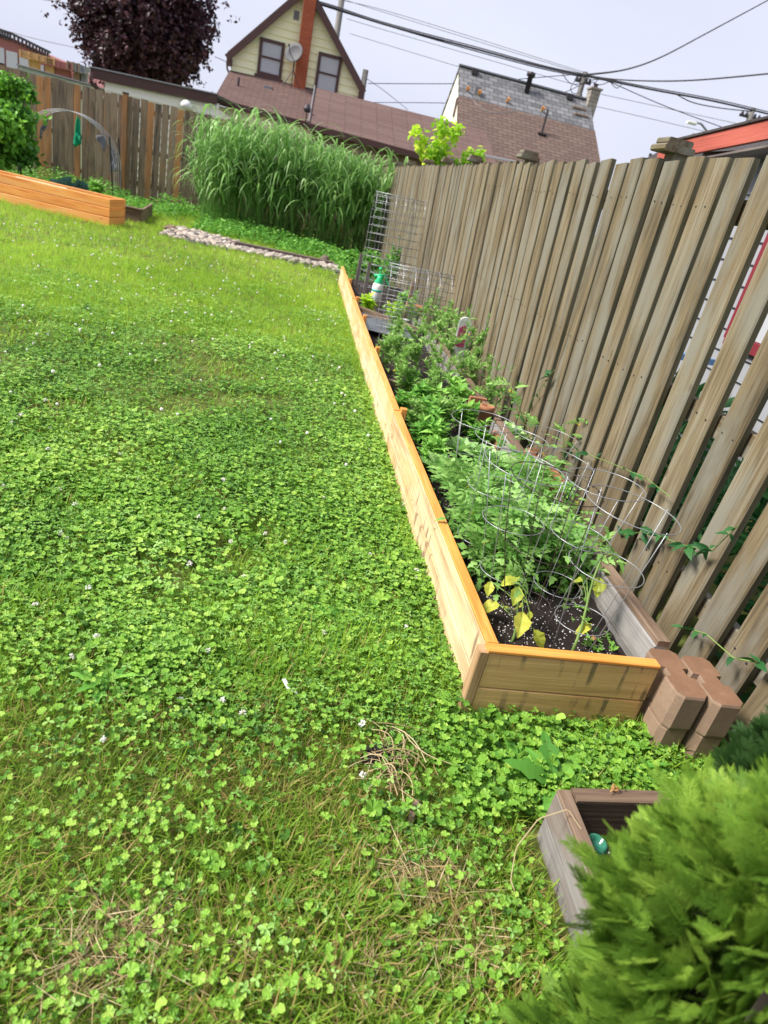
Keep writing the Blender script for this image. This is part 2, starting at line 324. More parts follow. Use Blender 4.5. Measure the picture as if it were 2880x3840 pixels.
    def obj(s, name, mats, parent=None, label=None, cat=None, group=None, kind=None, smooth=False):
        V = np.concatenate(s.V); B = np.concatenate(s.B); Rn = np.concatenate(s.Rn)
        off = np.array(parent['_base']) if parent is not None and '_base' in parent else np.zeros(3)
        base = off
        if parent is None and kind is None:
            base = np.array([V[:, 0].mean(), V[:, 1].mean(), V[:, 2].min()])
        me = bpy.data.meshes.new(name); me.vertices.add(len(V)); me.vertices.foreach_set('co', (V-base).astype(np.float32).ravel())
        Fs = [f for f in s.F if len(f)]; MI = np.concatenate([mi for f, mi in zip(s.F, s.MI) if len(f)])
        tot = np.concatenate([np.full(len(f), f.shape[1]) for f in Fs]); lp = np.concatenate([f.ravel() for f in Fs])
        me.loops.add(len(lp)); me.loops.foreach_set('vertex_index', lp.astype(np.int32))
        me.polygons.add(len(tot)); st = np.concatenate([[0], np.cumsum(tot)[:-1]])
        me.polygons.foreach_set('loop_start', st.astype(np.int32)); me.polygons.foreach_set('loop_total', tot.astype(np.int32))
        me.polygons.foreach_set('material_index', MI.astype(np.int32))
        me.polygons.foreach_set('use_smooth', np.full(len(tot), bool(smooth)))
        me.update(calc_edges=True)
        a = me.attributes.new('bc', 'FLOAT_VECTOR', 'POINT'); a.data.foreach_set('vector', B.astype(np.float32).ravel())
        a = me.attributes.new('rnd', 'FLOAT', 'POINT'); a.data.foreach_set('value', Rn.astype(np.float32))
        for m in (mats if isinstance(mats, (list, tuple)) else [mats]): me.materials.append(M[m])
        o = bpy.data.objects.new(name, me); C.objects.link(o)
        if parent is not None:
            o.parent = parent; o['_base'] = [float(x) for x in off]
        else: o.location = base; o['_base'] = [float(x) for x in base]
        if label: o['label'] = label
        if cat: o['category'] = cat
        if group: o['group'] = group
        if kind: o['kind'] = kind
        return o
def thing(name, label, cat, loc, group=None):
    o = bpy.data.objects.new(name, None); C.objects.link(o); o.empty_display_size = .1
    o.location = loc; o['label'] = label; o['category'] = cat; o['_base'] = [float(x) for x in loc]
    if group: o['group'] = group
    return o
def ico(level=2):
    import bmesh
    bm = bmesh.new(); bmesh.ops.create_icosphere(bm, subdivisions=level, radius=1)
    V = np.array([v.co[:] for v in bm.verts]); F = np.array([[v.index for v in f.verts] for f in bm.faces]); bm.free(); return V, F
ICO1, ICO2 = ico(1), ico(2)
def rock(g, c, r, m=0, rnd=None, lvl=2):
    V, F = ICO2 if lvl == 2 else ICO1; d = rng.normal(size=(3, 3)); ph = rng.uniform(0, 6, 3)
    k = 1 + .13*np.sin(V@d.T*2+ph).sum(1)/1.5
    g.add(V*k[:, None]*np.asarray(r) + c, F, m, None, rnd)
_lat = {}
def vnoise(x, y, seed=0, f=1.0):
    if seed not in _lat: _lat[seed] = np.random.default_rng(seed).random((64, 64))
    T = _lat[seed]; x = np.asarray(x)*f; y = np.asarray(y)*f; xi = np.floor(x).astype(int); yi = np.floor(y).astype(int)
    fx = x-xi; fy = y-yi; fx = fx*fx*(3-2*fx); fy = fy*fy*(3-2*fy)
    a = T[xi % 64, yi % 64]; b = T[(xi+1) % 64, yi % 64]; c = T[xi % 64, (yi+1) % 64]; d = T[(xi+1) % 64, (yi+1) % 64]
    return (a*(1-fx)+b*fx)*(1-fy) + (c*(1-fx)+d*fx)*fy
def hz(x, y): return .02*(vnoise(x, y, 1, 1.7)-.5) + .012*(vnoise(x, y, 2, 6)-.5)
def unit(v): return v/np.linalg.norm(v, axis=-1, keepdims=True)
def rdir(n, zmin=-1, zmax=1):
    z = rng.uniform(zmin, zmax, n); a = rng.uniform(0, 2*np.pi, n); r = np.sqrt(1-z*z); return np.stack([r*np.cos(a), r*np.sin(a), z], 1)

# ------------------------------------------------------------------ leaf templates (unit length along x)
def ribbon(n=4, bend=.5, wid=.05, taper=.9, fold=0):
    V = []; F = []
    for i in range(n+1):
        t = i/n; x = math.sin(t*bend)/max(bend, 1e-3) if bend else t; z = (1-math.cos(t*bend))/max(bend, 1e-3)
        w_ = wid*(1-taper*t**2)*(.6+.4*min(1, t*4)); V += [(x, -w_, -z+fold*w_), (x, w_, -z+fold*w_)]
    for i in range(n): F.append((2*i, 2*i+1, 2*i+3, 2*i+2))
    return np.array(V), [np.array(F)]
def ovate(nx=5, wid=.28, peak=.35, droop=.25, fold=.15, serr=0, wave=0):
    V = []; F = []
    for i in range(nx+1):
        t = i/nx; h = (t/peak)**.6 if t < peak else ((1-t)/(1-peak))**.8; h = max(h, .02)*wid*(1+(serr*(1 if i % 2 else -1)))
        z = -droop*t*t
        V += [(t, -h, z+fold*h+wave*math.sin(i*2.1)), (t, 0, z), (t, h, z+fold*h+wave*math.cos(i*2.3))]
    for i in range(nx):
        a = 3*i; F += [(a, a+1, a+4, a+3), (a+1, a+2, a+5, a+4)]
    return np.array(V), [np.array(F)]
def scallop(n=14, notch=.25):
    V = [(0, 0, 0)]; F = []
    for i in range(n):
        a = -math.pi + 2*math.pi*(i+.5)/n; r = .5*(1-.10*(i % 2)); 
        if i == 0 or i == n-1: r *= (1-notch)*.6
        V.append((r*math.cos(a), r*math.sin(a), .09*(i % 2)-.02+.12*abs(math.sin(a))))
    for i in range(n-1): F.append((0, i+1, i+2))
    F2 = [(0, n, 1)]
    return np.array(V), [np.array(F+F2)]
def join(parts):
    V = []; D = {}; n = 0
    for (v, fs) in parts:
        V.append(v)
        for f in fs: D.setdefault(f.shape[1], []).append(f+n)
        n += len(v)
    return np.concatenate(V), [np.concatenate(x) for x in D.values()]
def xf(T, ang=0, pos=(0, 0, 0), sc=1.0, pitch=0):
    v, f = T; v = v*sc; c, s_ = math.cos(pitch), math.sin(pitch); v = np.stack([v[:, 0]*c-v[:, 2]*s_, v[:, 1], v[:, 0]*s_+v[:, 2]*c], 1)
    c, s_ = math.cos(ang), math.sin(ang); v = np.stack([v[:, 0]*c-v[:, 1]*s_, v[:, 0]*s_+v[:, 1]*c, v[:, 2]], 1); return v+np.array(pos), f
T_BL = [ribbon(3, b, .022, .9) for b in (.2, .8, 1.5)]
T_TUFT = [join([xf(ribbon(3, random.uniform(.3, 1.4), .03, .9), random.uniform(0, 6.28), (random.uniform(-.25, .25), random.uniform(-.25, .25), 0), random.uniform(.7, 1.1), -random.uniform(.7, 1.4)) for _ in range(6)]) for _ in range(5)]
for i, (v, f) in enumerate(T_TUFT): T_TUFT[i] = (np.stack([v[:, 0], v[:, 1], -v[:, 2] if v[:, 2].mean() < 0 else v[:, 2]], 1), f)
T_IVY = [scallop(14, .3), scallop(12, .45)]
T_CLO = [join([xf(ovate(3, .32, .6, .1, .3), a, (0, 0, 0), .5) for a in (0, 2.09, 4.19)])]
T_OV = [ovate(4, .26, .35, d, .25) for d in (.1, .35, .6)]
T_LAN = [ovate(5, .11, .4, d, .3) for d in (.2, .5)]
def toothed(d=.2):
    V = []; n = 6; F = []
    for i in range(n+1):
        t = i/n; h = (.44*(1-t)**.7*(1 if i % 2 == 0 else .55) if i else .05); x = t+(0 if i % 2 else -.05)
        V += [(x, -h, -d*t*t+.15*h), (t, 0, -d*t*t), (x, h, -d*t*t+.15*h)]
    for i in range(n): a = 3*i; F += [(a, a+1, a+4, a+3), (a+1, a+2, a+5, a+4)]
    return np.array(V), [np.array(F)]
def tomleaf(droop=.5):
    parts = [ribbon(5, droop*2, .008, .2)]
    for t, sz in ((.3, .24), (.5, .33), (.72, .34)):
        for sgn in (-1, 1):
            parts.append(xf(toothed(.3), sgn*1.15, (t*(1-.1*droop), 0, -droop*t*t), sz))
    parts.append(xf(toothed(.4), 0, (.93*(1-.1*droop), 0, -droop*.86), .42, -.6*droop))
    return join(parts)
T_TOM = [tomleaf(.25), tomleaf(.5), tomleaf(.75)]
T_BIG = [ovate(8, .36, .45, d, .38, .06, .03) for d in (.15, .4)]
T_CAB = [ovate(9, .42, .55, d, .3, .05, .02) for d in (.1, .35)]
T_TREE = [join([xf(ovate(3, .4, .45, .2, .2), random.uniform(0, 6.28), tuple(rng.uniform(-.45, .45, 3)), random.uniform(.45, .7), random.uniform(-1, 1)) for _ in range(6)]) for _ in range(4)]
def spray():
    parts = []
    def br(x, y, a, l, d):
        n = int(4+3*(2-d)); parts.append(xf((np.array([(0, -.03, 0), (.5, -.07, .02), (1, 0, 0), (.5, .07, .02)]), [np.array([(0, 1, 2, 3)])]), a, (x, y, random.uniform(-.02, .02)), l))
        if d < 2:
            for i in range(n):
                t = (i+1)/(n+1)
                for sg in (-1, 1): br(x+l*t*math.cos(a), y+l*t*math.sin(a), a+sg*random.uniform(.5, .9), l*(.48-.22*t), d+1)
    br(0, 0, 0, 1, 0); return join(parts)
T_CED = [spray() for _ in range(3)]
exec_parts = []
# ================================================================== SETTING
def ground():
    g = Geo()
    xs = np.concatenate([[-1500, -400, -120, -50, -25], np.arange(-14, 4.01, .1), [8, 20, 60, 300, 1500]])
    ys = np.concatenate([[-300, -40, -8, -3], np.arange(-1, 17.01, .1), [22, 40, 90, 300, 2500]])
    X, Yy = np.meshgrid(xs, ys); Z = hz(X, Yy); far = (X < -14) | (X > 4) | (Yy < -1) | (Yy > 17); Z = np.where(far, -.02, Z)
    V = np.stack([X, Yy, Z], -1).reshape(-1, 3); nx = len(xs); ny = len(ys)
    i, j = np.meshgrid(np.arange(nx-1), np.arange(ny-1)); a = (j*nx+i).ravel()
    g.add(V, np.stack([a, a+1, a+1+nx, a+nx], 1))
    g.obj('lawn_ground', 'lawn', kind='structure', smooth=True)
ground()
BW0, BW1, BS0, BS1 = -.86, -.30, .11, 8.6      # the long raised bed
def bedw(s): return -np.interp(s, [0, 1.5, 4, 8.6], [.885, .925, .955, .99])
def bed_soil():
    g = Geo(); ss = np.arange(.125, 8.7, .025); ww = np.linspace(0, 1, 30)
    S_, W_ = np.meshgrid(ss, ww, indexing='ij'); wl = bedw(S_)+.03; wr = np.where(S_ < 6, -.30, -.06); Wc = wl+(wr-wl)*W_
    Z = .15 + .03*(vnoise(S_, Wc, 5, 9)-.5) + .02*(vnoise(S_, Wc, 6, 35)-.5) - .02*(S_ > 2)
    V = P0 + S_[..., None]*U + Wc[..., None]*NN + Z[..., None]*ZZ; n1, n2 = V.shape[:2]
    i, j = np.meshgrid(np.arange(n1-1), np.arange(n2-1), indexing='ij'); a = (i*n2+j).ravel()
    g.add(V.reshape(-1, 3), np.stack([a, a+1, a+1+n2, a+n2], 1))
    g.obj('bed_soil', 'soil', kind='structure')
    g = Geo(); n = 2600; s = .14+rng.random(n)**2.0*3.0; w_ = bedw(s)+.05+rng.random(n)*(.5); 
    keep = w_ < -.32; s, w_ = s[keep], w_[keep]; n = len(s)
    z = .15 + .03*(vnoise(s, w_, 5, 9)-.5) + .02*(vnoise(s, w_, 6, 35)-.5) - .02*(s > 2)+.001
    pos = P0 + s[:, None]*U + w_[:, None]*NN + z[:, None]*ZZ
    g.mass((ICO1[0], [ICO1[1]]), pos, rdir(n), rdir(n), rng.uniform(.0012, .0034, n)[:, None]*rng.uniform(.6, 1.2, (n, 3)), rng.random(n))
    g.obj('perlite_specks', 'perl', kind='stuff')
bed_soil()

# ------------------------------------------------------------------ raised bed
def raised_bed():
    t = thing('raised_bed', 'long raised garden bed of fresh pine boards running beside the weathered fence', 'raised bed', tuple(Y(BS0, BW0, 0)))
    secs = [(.128, 2.25, 0), (2.25, 3.74, .004), (3.74, 6.0, -.006), (6.0, 8.6, .0)]
    H = .27; pt = .035
    for i, (a, b, dz) in enumerate(secs):
        for lay in (0, 1):
            g = Geo(); z = (.065 if lay == 0 else .198)
            hh = .135 if lay == 0 else .126
            A = Y(a+.002, bedw(a)+pt/2+.003*lay, z+dz-.005); B = Y(b-.002, bedw(b)+pt/2+.003*lay, z+dz-.005)
            g.beam(A, B, pt, hh, m=0); g.obj('front_board', ['pine'], t)
        g = Geo(); g.beam(Y(a+.002, bedw(a)+pt/2+.002, H+dz-.004), Y(b-.002, bedw(b)+pt/2+.002, H+dz-.004), pt+.004, .012, m=0, bev=.003); g.obj('top_edge', 'pine_wet', t)
    for s in (2.25, 3.74, 5.0, 6.0, 7.3):
        g = Geo(); g.box(Y(s, bedw(s)+pt+.022, .15), (.04, .036, .285), m=0); g.obj('corner_stake', 'pine_wet', t)
    for lay in (0, 1):
        g = Geo(); z = .065 if lay == 0 else .198; hh = .135 if lay == 0 else .126
        g.beam(Y(BS0+.0, bedw(.14)+.004, z-.005), Y(BS0+.01, -.33, z-.005), pt, hh); g.obj('end_board', 'pine_tan', t)
    g = Geo(); g.beam(Y(BS0, bedw(.14)-.002, .2655), Y(BS0+.01, -.33, .2655), pt+.004, .012); g.obj('top_edge', 'pine_wet', t)
    g = Geo(); g.box(Y(BS0-.0, bedw(.14)-.012, .13), (.04, .03, .262)); g.obj('corner_trim', 'pine_damp', t)
    for s in (3.25, 5.6):
        g = Geo(); g.beam(Y(s, bedw(s)+.05, .15), Y(s, -.33, .15), .03, .07); g.obj('divider_board', 'old_brown', t)
    # a short reddish frame board further back
    g = Geo(); g.beam(Y(5.95, bedw(6)+.06, .17), Y(5.3, -.3, .17), .035, .09); g.obj('divider_board', 'old_brown', t)
    return t
raised_bed()
def back_timber():
    t = thing('timber_edging', 'old grey timber edging board behind the tomatoes at the foot of the fence', 'garden edging', tuple(Y(2, -.26, 0)))
    for a, b in ((.215, 2.35), (2.37, 4.6), (4.62, 6.6)):
        g = Geo(); g.beam(Y(a, -.27, .18), Y(b, -.27, .18), .04, .17); g.obj('timber_board', 'old_grey', t)
        g = Geo(); g.beam(Y(a, -.262, .276), Y(b, -.262, .276), .045, .022); g.obj('top_rail', 'old_brown', t)
        g = Geo(); g.beam(Y(a, -.285, .05), Y(b, -.285, .05), .05, .10); g.obj('timber_board', 'old_brown', t)
back_timber()

# ------------------------------------------------------------------ fence on the right
def rack(s): return float(np.interp(s, [-1, .5, 1.05, 2.0, 3.6, 6, 9], [-.14, -.13, -.02, .10, .28, .35, .35]))
def right_fence():
    t = thing('wooden_fence', 'weathered grey brown vertical board fence along the raised bed', 'fence', tuple(Y(4, .02, 0)))
    posts = [-.9, 1.9, 4.05, 5.9, 7.45, 9.0, 10.8, 12.6, 15.0]
    HT = 1.765; s = -.85
    for a, b in zip(posts[:-1], posts[1:]):
        g = Geo()
        while s < b:
            wd = .126+random.uniform(-.006, .006)+(.012 if 1.3 < s < 4.5 else 0); k = rack(s); dz = random.uniform(-.012, .012); dw = random.uniform(-.006, .006)
            A = Y(s, dw, .04); Bp = Y(s+k+random.uniform(-.01, .01), dw+random.uniform(-.004, .004), HT+dz)
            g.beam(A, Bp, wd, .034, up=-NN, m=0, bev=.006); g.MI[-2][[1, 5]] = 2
            s += .174+random.uniform(-.006, .006)
            if s < 6:
                for zr in (.30, .87, 1.59):
                    for q in (-.035, .035): g.box(Y(s-.174+k*zr/1.76+q, -.018, zr+random.uniform(-.01, .01)), (.006, .004, .006), m=1, bev=.001)
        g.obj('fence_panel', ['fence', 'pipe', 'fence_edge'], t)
        for z in (.28, .86, 1.585):
            g = Geo(); k = rack((a+b)/2)*z/1.8; g.box(Y((a+b)/2+k, .040, z), (b-a, .036, .09), m=0); g.obj('rail', 'fence', t)
    for s in posts:
        g = Geo(); k = rack(s); g.beam(Y(s, .085, 0), Y(s+k, .085, 1.81), .095, .095, up=U); p = g.obj('fence_post', 'fence', t)
        g = Geo(); c = Y(s+k, .045, 1.835)
        for (hw, z0, z1) in ((.075, -.03, .0), (.062, .001, .028)):
            g.box(c+ZZ*((z0+z1)/2), (hw*2, hw*2, z1-z0), bev=.012, along=0)
        g.obj('post_cap', 'fence', p)
right_fence()

# ------------------------------------------------------------------ back fence, brown and orange boards
def back_fence():
    S = 15.25; t = thing('wooden_fence', 'brown back fence with a few orange stained boards at the far end of the lawn', 'fence', tuple(Y(S, -5, 0)))
    g = Geo(); g2 = Geo(); w_ = -11.0; i = 0
    OR = [PS(x, 550, S)[1] for x in (160, 190, 300, 573, 676)]
    while w_ < .1:
        wd = .135; gap = .020 if random.random() < .3 else .007
        top = 1.95+random.uniform(-.02, .02)
        isor = any(abs(w_-o) < .072 for o in OR)
        if isor: g2 = Geo()
        (g2 if isor else g).beam(Y(S, w_, .03), Y(S+.0, w_+random.uniform(-.006, .006), top), wd, .022, up=U, bev=.003)
        if isor: g2.obj('fence_board', 'orange_fence', t, label='orange stained board')
        w_ += wd+gap; i += 1
    g.obj('fence_panel', 'brown_fence', t)
    for w0 in (-10.4, -7.98, -5.54, -3.1, -.7):
        so_ = -.05 if w0 == -5.54 else .1; g = Geo(); g.box(Y(S+so_, w0, 1.0), (.1, .09, 1.96)); p = g.obj('fence_post', 'orange_fence', t)
        g = Geo(); g.box(Y(S+so_, w0, 1.995), (.11, .11, .03)); g.obj('post_cap', 'pipe', p)
    for z in (.35, 1.0, 1.75):
        g = Geo(); g.box(Y(S+.032, -5.4, z), (.036, 11.2, .09)); g.obj('rail', 'brown_fence', t)
back_fence()

# ------------------------------------------------------------------ concrete blocks at the corner
def dog_block(s0, w0, z0, label, grp):
    g = Geo(); h = .128; a = .051; wa = .030; ch = .018
    # profile in (s,w): two chamfered lobes joined by a waist
    prof = []
    def lobe(cs, sgn):
        return [(cs-sgn*.040, -wa*sgn), (cs-sgn*.040+sgn*ch*.2, -a*sgn), (cs+sgn*(.055-ch), -a*sgn), (cs+sgn*.055, (-a+ch)*sgn), (cs+sgn*.055, (a-ch)*sgn), (cs+sgn*(.055-ch), a*sgn), (cs-sgn*.040+sgn*ch*.2, a*sgn), (cs-sgn*.040, wa*sgn)]
    prof = lobe(.060, 1) + lobe(-.060, -1)
    n = len(prof); V = []; F = []
    for z, k in ((0, .985), (.008, 1), (h-.008, 1), (h, .975)):
        for (s, w_) in prof: V.append(Y(s0+s*k, w0+w_*k, z0+z))
    for q in range(3):
        for i in range(n): F.append((q*n+i, q*n+(i+1) % n, (q+1)*n+(i+1) % n, (q+1)*n+i))
    F += [tuple(range(n-1, -1, -1))]
    g.add(V, F, 0); g.add(V[3*n:], [tuple(range(n))], 1)
    return g.obj('concrete_block', ['block', 'blocktop'], None, label, 'concrete block', grp)
gb = 'interlocking blocks stacked at the bed corner'
dog_block(.105, -.270, .0, 'lower tan concrete block touching the end of the pine bed', gb)
dog_block(.10, -.269, .130, 'upper tan concrete block touching the end of the pine bed', gb)
dog_block(.085, -.160, .0, 'lower tan concrete block of the stack next to the fence', gb)
dog_block(.08, -.161, .130, 'upper tan concrete block of the stack next to the fence', gb)
def clay_block(s0, w0, z0, yaw, label, sz=(.17, .10, .10)):
    g = Geo(); c, s_ = math.cos(yaw), math.sin(yaw); X = U*c+NN*s_; Yv = -U*s_+NN*c
    g.box(Y(s0, w0, z0+sz[2]/2), sz, (X, Yv, ZZ), bev=.012, along=0)
    g.box(Y(s0, w0, z0+sz[2]+.006), (sz[0]*.7, sz[1]*.5, .01), (X, Yv, ZZ), bev=.003, along=0)
    g.obj('clay_brick', 'terracotta', None, label, 'brick', 'orange clay bricks on the timber edging')
clay_block(1.42, -.255, .287, .1, 'orange clay brick lying on the edging beside the third fence gap from the front', (.20, .10, .06))
clay_block(1.66, -.29, .287, .5, 'tilted orange clay brick lying behind the tomato cages', (.12, .09, .07))
def clay_tube(s0, w0, label, l=.26):
    g = Geo(); g.lathe([(.04, 0), (.042, .01), (.042, l-.03), (.048, l-.03), (.048, l), (.036, l), (.034, l-.02)], Y(s0, w0, .08), 12)
    g.obj('clay_pipe', 'terracotta', None, label, 'clay pipe', smooth=True)
clay_tube(2.45, -.33, 'upright orange clay pipe standing against the timber edging')
g = Geo(); g.box(Y(2.75, -.31, .2), (.03, .12, .2), bev=.006); g.obj('clay_brick', 'terracotta', None, 'flat orange clay tile leaning behind the clay pipe', 'brick')
g = Geo(); g.box(Y(2.2, -.30, .19), (.15, .03, .11), bev=.006); g.obj('clay_brick', 'terracotta', None, 'broken orange clay slab in front of the clay pipe', 'brick')

# ------------------------------------------------------------------ old planter box at lower right
def planter():
    t = thing('planter_box', 'small weathered grey wooden planter box in front of the cedar', 'planter', tuple(Y(-.6, -.55, 0)))
    g = Geo(); g.beam(Y(-.305, -.765, .07), Y(-1.25, -.765, .07), .030, .17); g.obj('side_board', 'old_grey', t)
    g = Geo(); g.beam(Y(-.305, -.762, .162), Y(-1.25, -.762, .162), .036, .012); g.obj('top_edge', 'old_brown', t)
    g = Geo(); g.beam(Y(-.315, -.745, .07), Y(-.295, -.25, .07), .035, .17); g.obj('end_board', 'old_brown', t)
    g = Geo(); g.beam(Y(-.315, -.738, .162), Y(-.295, -.25, .162), .04, .014); g.obj('top_edge', 'old_brown', t)
    g = Geo(); g.beam(Y(-.30, -.232, .08), Y(-1.25, -.232, .08), .035, .17); g.obj('side_board', 'old_grey', t)
    g = Geo(); nn = 26; a, b = np.meshgrid(np.linspace(-1.2, -.31, nn), np.linspace(-.78, -.25, nn), indexing='ij')
    Z = .04+.03*(vnoise(a, b, 9, 12)-.5)+.015*(vnoise(a, b, 10, 40)-.5); V = P0+a[..., None]*U+b[..., None]*NN+Z[..., None]*ZZ
    i, j = np.meshgrid(np.arange(nn-1), np.arange(nn-1), indexing='ij'); q = (i*nn+j).ravel()
    g.add(V.reshape(-1, 3), np.stack([q, q+1, q+1+nn, q+nn], 1)); g.obj('planter_soil', 'soil', t)
    g = Geo(); n = 260; pos = P0+rng.uniform(-1.1, -.34, n)[:, None]*U+rng.uniform(-.74, -.26, n)[:, None]*NN+rng.uniform(.035, .06, n)[:, None]*ZZ
    g.mass((ICO1[0], [ICO1[1]]), pos, rdir(n), rdir(n), rng.uniform(.0012, .003, n)[:, None]*rng.uniform(.6, 1.2, (n, 3)), rng.random(n)); g.obj('perlite', 'perl', t, kind='stuff')
    g = Geo(); n = 34; pos = P0+rng.uniform(-.7, -.34, n)[:, None]*U+rng.uniform(-.74, -.3, n)[:, None]*NN+rng.uniform(.05, .07, n)[:, None]*ZZ
    g.mass(T_OV[1], pos, rdir(n, -.3, .3), rdir(n, .3, 1), rng.uniform(.012, .035, n), rng.random(n)); g.obj('dry_leaves', 'brownleaf', t, kind='stuff')
planter()
g = Geo(); g.lathe([(.030, 0), (.034, .01), (.034, .085), (.026, .1), (.024, .112), (.018, .112), (.018, .1)], Y(-.42, -.705, .02), 16)
g.obj('glass_jar', 'jar', None, 'green glass jar in the corner of the old planter box', 'jar', smooth=True)

# ------------------------------------------------------------------ tomato cages
def cage(b, tp, rings, label, m='galv', rr=.0016):
    """b, tp: (x,y) at soil and at top ring; rings [(z, r)]"""
    bz = .10; t = thing('tomato_cage', label, 'tomato cage', (b[0], b[1], bz), 'cone shaped wire cages over the tomatoes')
    zt = rings[-1][0]; b = np.array(b); tp = np.array(tp); ph = random.uniform(0, 1.5)
    def cen(z): k = (z-bz)/(zt-bz); return np.array([*(b+(tp-b)*k), z])
    for (z, r) in rings:
        a = np.linspace(0, 2*np.pi, 41)[:-1]; tl = random.uniform(-.03, .03)
        P = cen(z)+np.stack([r*np.cos(a), r*np.sin(a), tl*r*np.cos(a)*3+.0], 1); g = Geo(); g.tube(P, rr, 5, closed=True); g.obj('ring', m, t, smooth=True)
    r0 = rings[0][1]*.62; nl = 4
    for i in range(nl):
        a = ph+i*2*math.pi/nl; P = [cen(bz-.05)+np.array([r0*math.cos(a), r0*math.sin(a), 0])]
        for (z, r) in rings: P.append(cen(z)+np.array([r*math.cos(a), r*math.sin(a), 0]))
        g = Geo(); g.tube(P, rr, 5); g.obj('leg', m, t, smooth=True)
def cg(bp, tpx, zt, rings, label, m='galv'):
    b = gnd(*bp, .1)[:2]; tp = gnd(*tpx, zt)[:2]; cage(b, tp, rings, label, m)
cg((2110, 2480), (2373, 1908), .70, [(.28, .088), (.49, .119), (.70, .146)], 'shiny wire tomato cage nearest the fence and the blocks')
cg((2010, 2360), (2272, 1815), .70, [(.30, .085), (.50, .106), (.70, .127)], 'shiny wire tomato cage whose top ring touches the one nearest the blocks')
cg((1930, 2440), (2090, 1812), .71, [(.29, .077), (.50, .121), (.71, .146)], 'dark brown wire tomato cage over the yellowing plant', 'brownwire')
cg((1850, 2290), (1970, 1748), .67, [(.27, .083), (.47, .108), (.67, .139)], 'wire tomato cage behind the dark brown cage with a bent top ring')
cg((1760, 2130), (1920, 1645), .67, [(.25, .09), (.47, .111), (.67, .137)], 'wire tomato cage closest to the front pine boards')
cg((1745, 1900), (1815, 1578), .54, [(.32, .128), (.54, .151)], 'low wire tomato cage farthest back, standing over the cabbages')
cg((1960, 1850), (2049, 1636), .50, [(.24, .12), (.50, .155)], 'wire tomato cage against the fence around the tallest tomato')
cg((2010, 2020), (2100, 1725), .52, [(.27, .12), (.52, .15)], 'wire tomato cage against the fence behind the second orange brick')

# ------------------------------------------------------------------ plants in the bed
def plant(base, top, label, cat, name, leafmat, T, nl, lsize, leaf_from=.1, stem_r=.004, group=None, flower=0, spreadz=(.0, .7), branch=.0, rn=None, droopdir=-.2, flmat='yellow'):
    """stem from base to top, leaves at random azimuths on it, side branches when branch > 0"""
    base = np.array(base, float); top = np.array(top, float); t = thing(name, label, cat, tuple(base), group)
    k = np.linspace(0, 1, 7); bend = rng.normal(0, .02, 3)*np.linalg.norm(top-base)*3; bend[2] = 0
    P = base+(top-base)*k[:, None]+bend*(np.sin(k*np.pi))[:, None]
    g = Geo(); g.tube(P, stem_r*(1-.55*k), 6); axes_ = [(P, 0.0, 1.0)]
    H = np.linalg.norm(top-base)
    for i in range(int(branch)):
        q = random.uniform(.15, .75); o = P[int(q*6)]; a = random.uniform(0, 6.28); l = H*random.uniform(.3, .5)
        d = np.array([math.cos(a)*.8, math.sin(a)*.8, .75]); Bp = o+d*l*np.linspace(0, 1, 5)[:, None]; g.tube(Bp, stem_r*.55*(1-.5*np.linspace(0, 1, 5)), 5); axes_.append((Bp, .1, 1))
    g.obj('stem', 'stalk', t, smooth=True)
    g = Geo(); Ls = [l_ for l_ in T]
    tot = sum(1 if i == 0 else .45 for i in range(len(axes_)))
    for i, (A, lo, hi) in enumerate(axes_):
        n = max(2, int(nl*(1 if i == 0 else .45)/tot)); lo = leaf_from if i == 0 else lo
        kk = lo+(1-lo)*np.sort(rng.random(n))**.8; idx = kk*(len(A)-1); i0 = np.minimum(idx.astype(int), len(A)-2); fr = (idx-i0)[:, None]
        pos = A[i0]*(1-fr)+A[i0+1]*fr; az = np.arange(n)*2.4+random.uniform(0, 6)
        el = rng.uniform(*spreadz, n)+kk*.5; d = np.stack([np.cos(az)*np.cos(el), np.sin(az)*np.cos(el), np.sin(el)], 1)
        up = np.array([0, 0, 1.])+rng.normal(0, .25, (n, 3)); sc_ = lsize*rng.uniform(.6, 1.15, n)*(1.0-.35*kk)
        for q in range(len(Ls)):
            mk = (np.arange(n) % len(Ls)) == q
            g.mass(Ls[q], pos[mk], d[mk], up[mk], sc_[mk], rng.random(mk.sum()) if rn is None else rng.uniform(*rn, mk.sum()))
    g.obj('leaves', leafmat, t)
    if flower:
        g = Geo()
        for i in range(flower):
            A = axes_[random.randrange(len(axes_))][0]; o = A[-1-random.randrange(2)]+np.array([random.uniform(-.03, .03), random.uniform(-.03, .03), random.uniform(0, .03)])
            n = 8; g.mass(T_LAN[0], np.repeat(o[None], n, 0), rdir(n, -.6, .9), rdir(n, .3, 1), np.full(n, .016), rng.random(n))
        g.obj('flowers', flmat, t)
    return t
def bp(x, y, z=.14): return gnd(x, y, z)
def tp(x, y, base, dz):  # top point: above base at height dz, leaning to the pixel
    return gnd(x, y, base[2]+dz)
tg = 'young tomato plants in the raised bed'
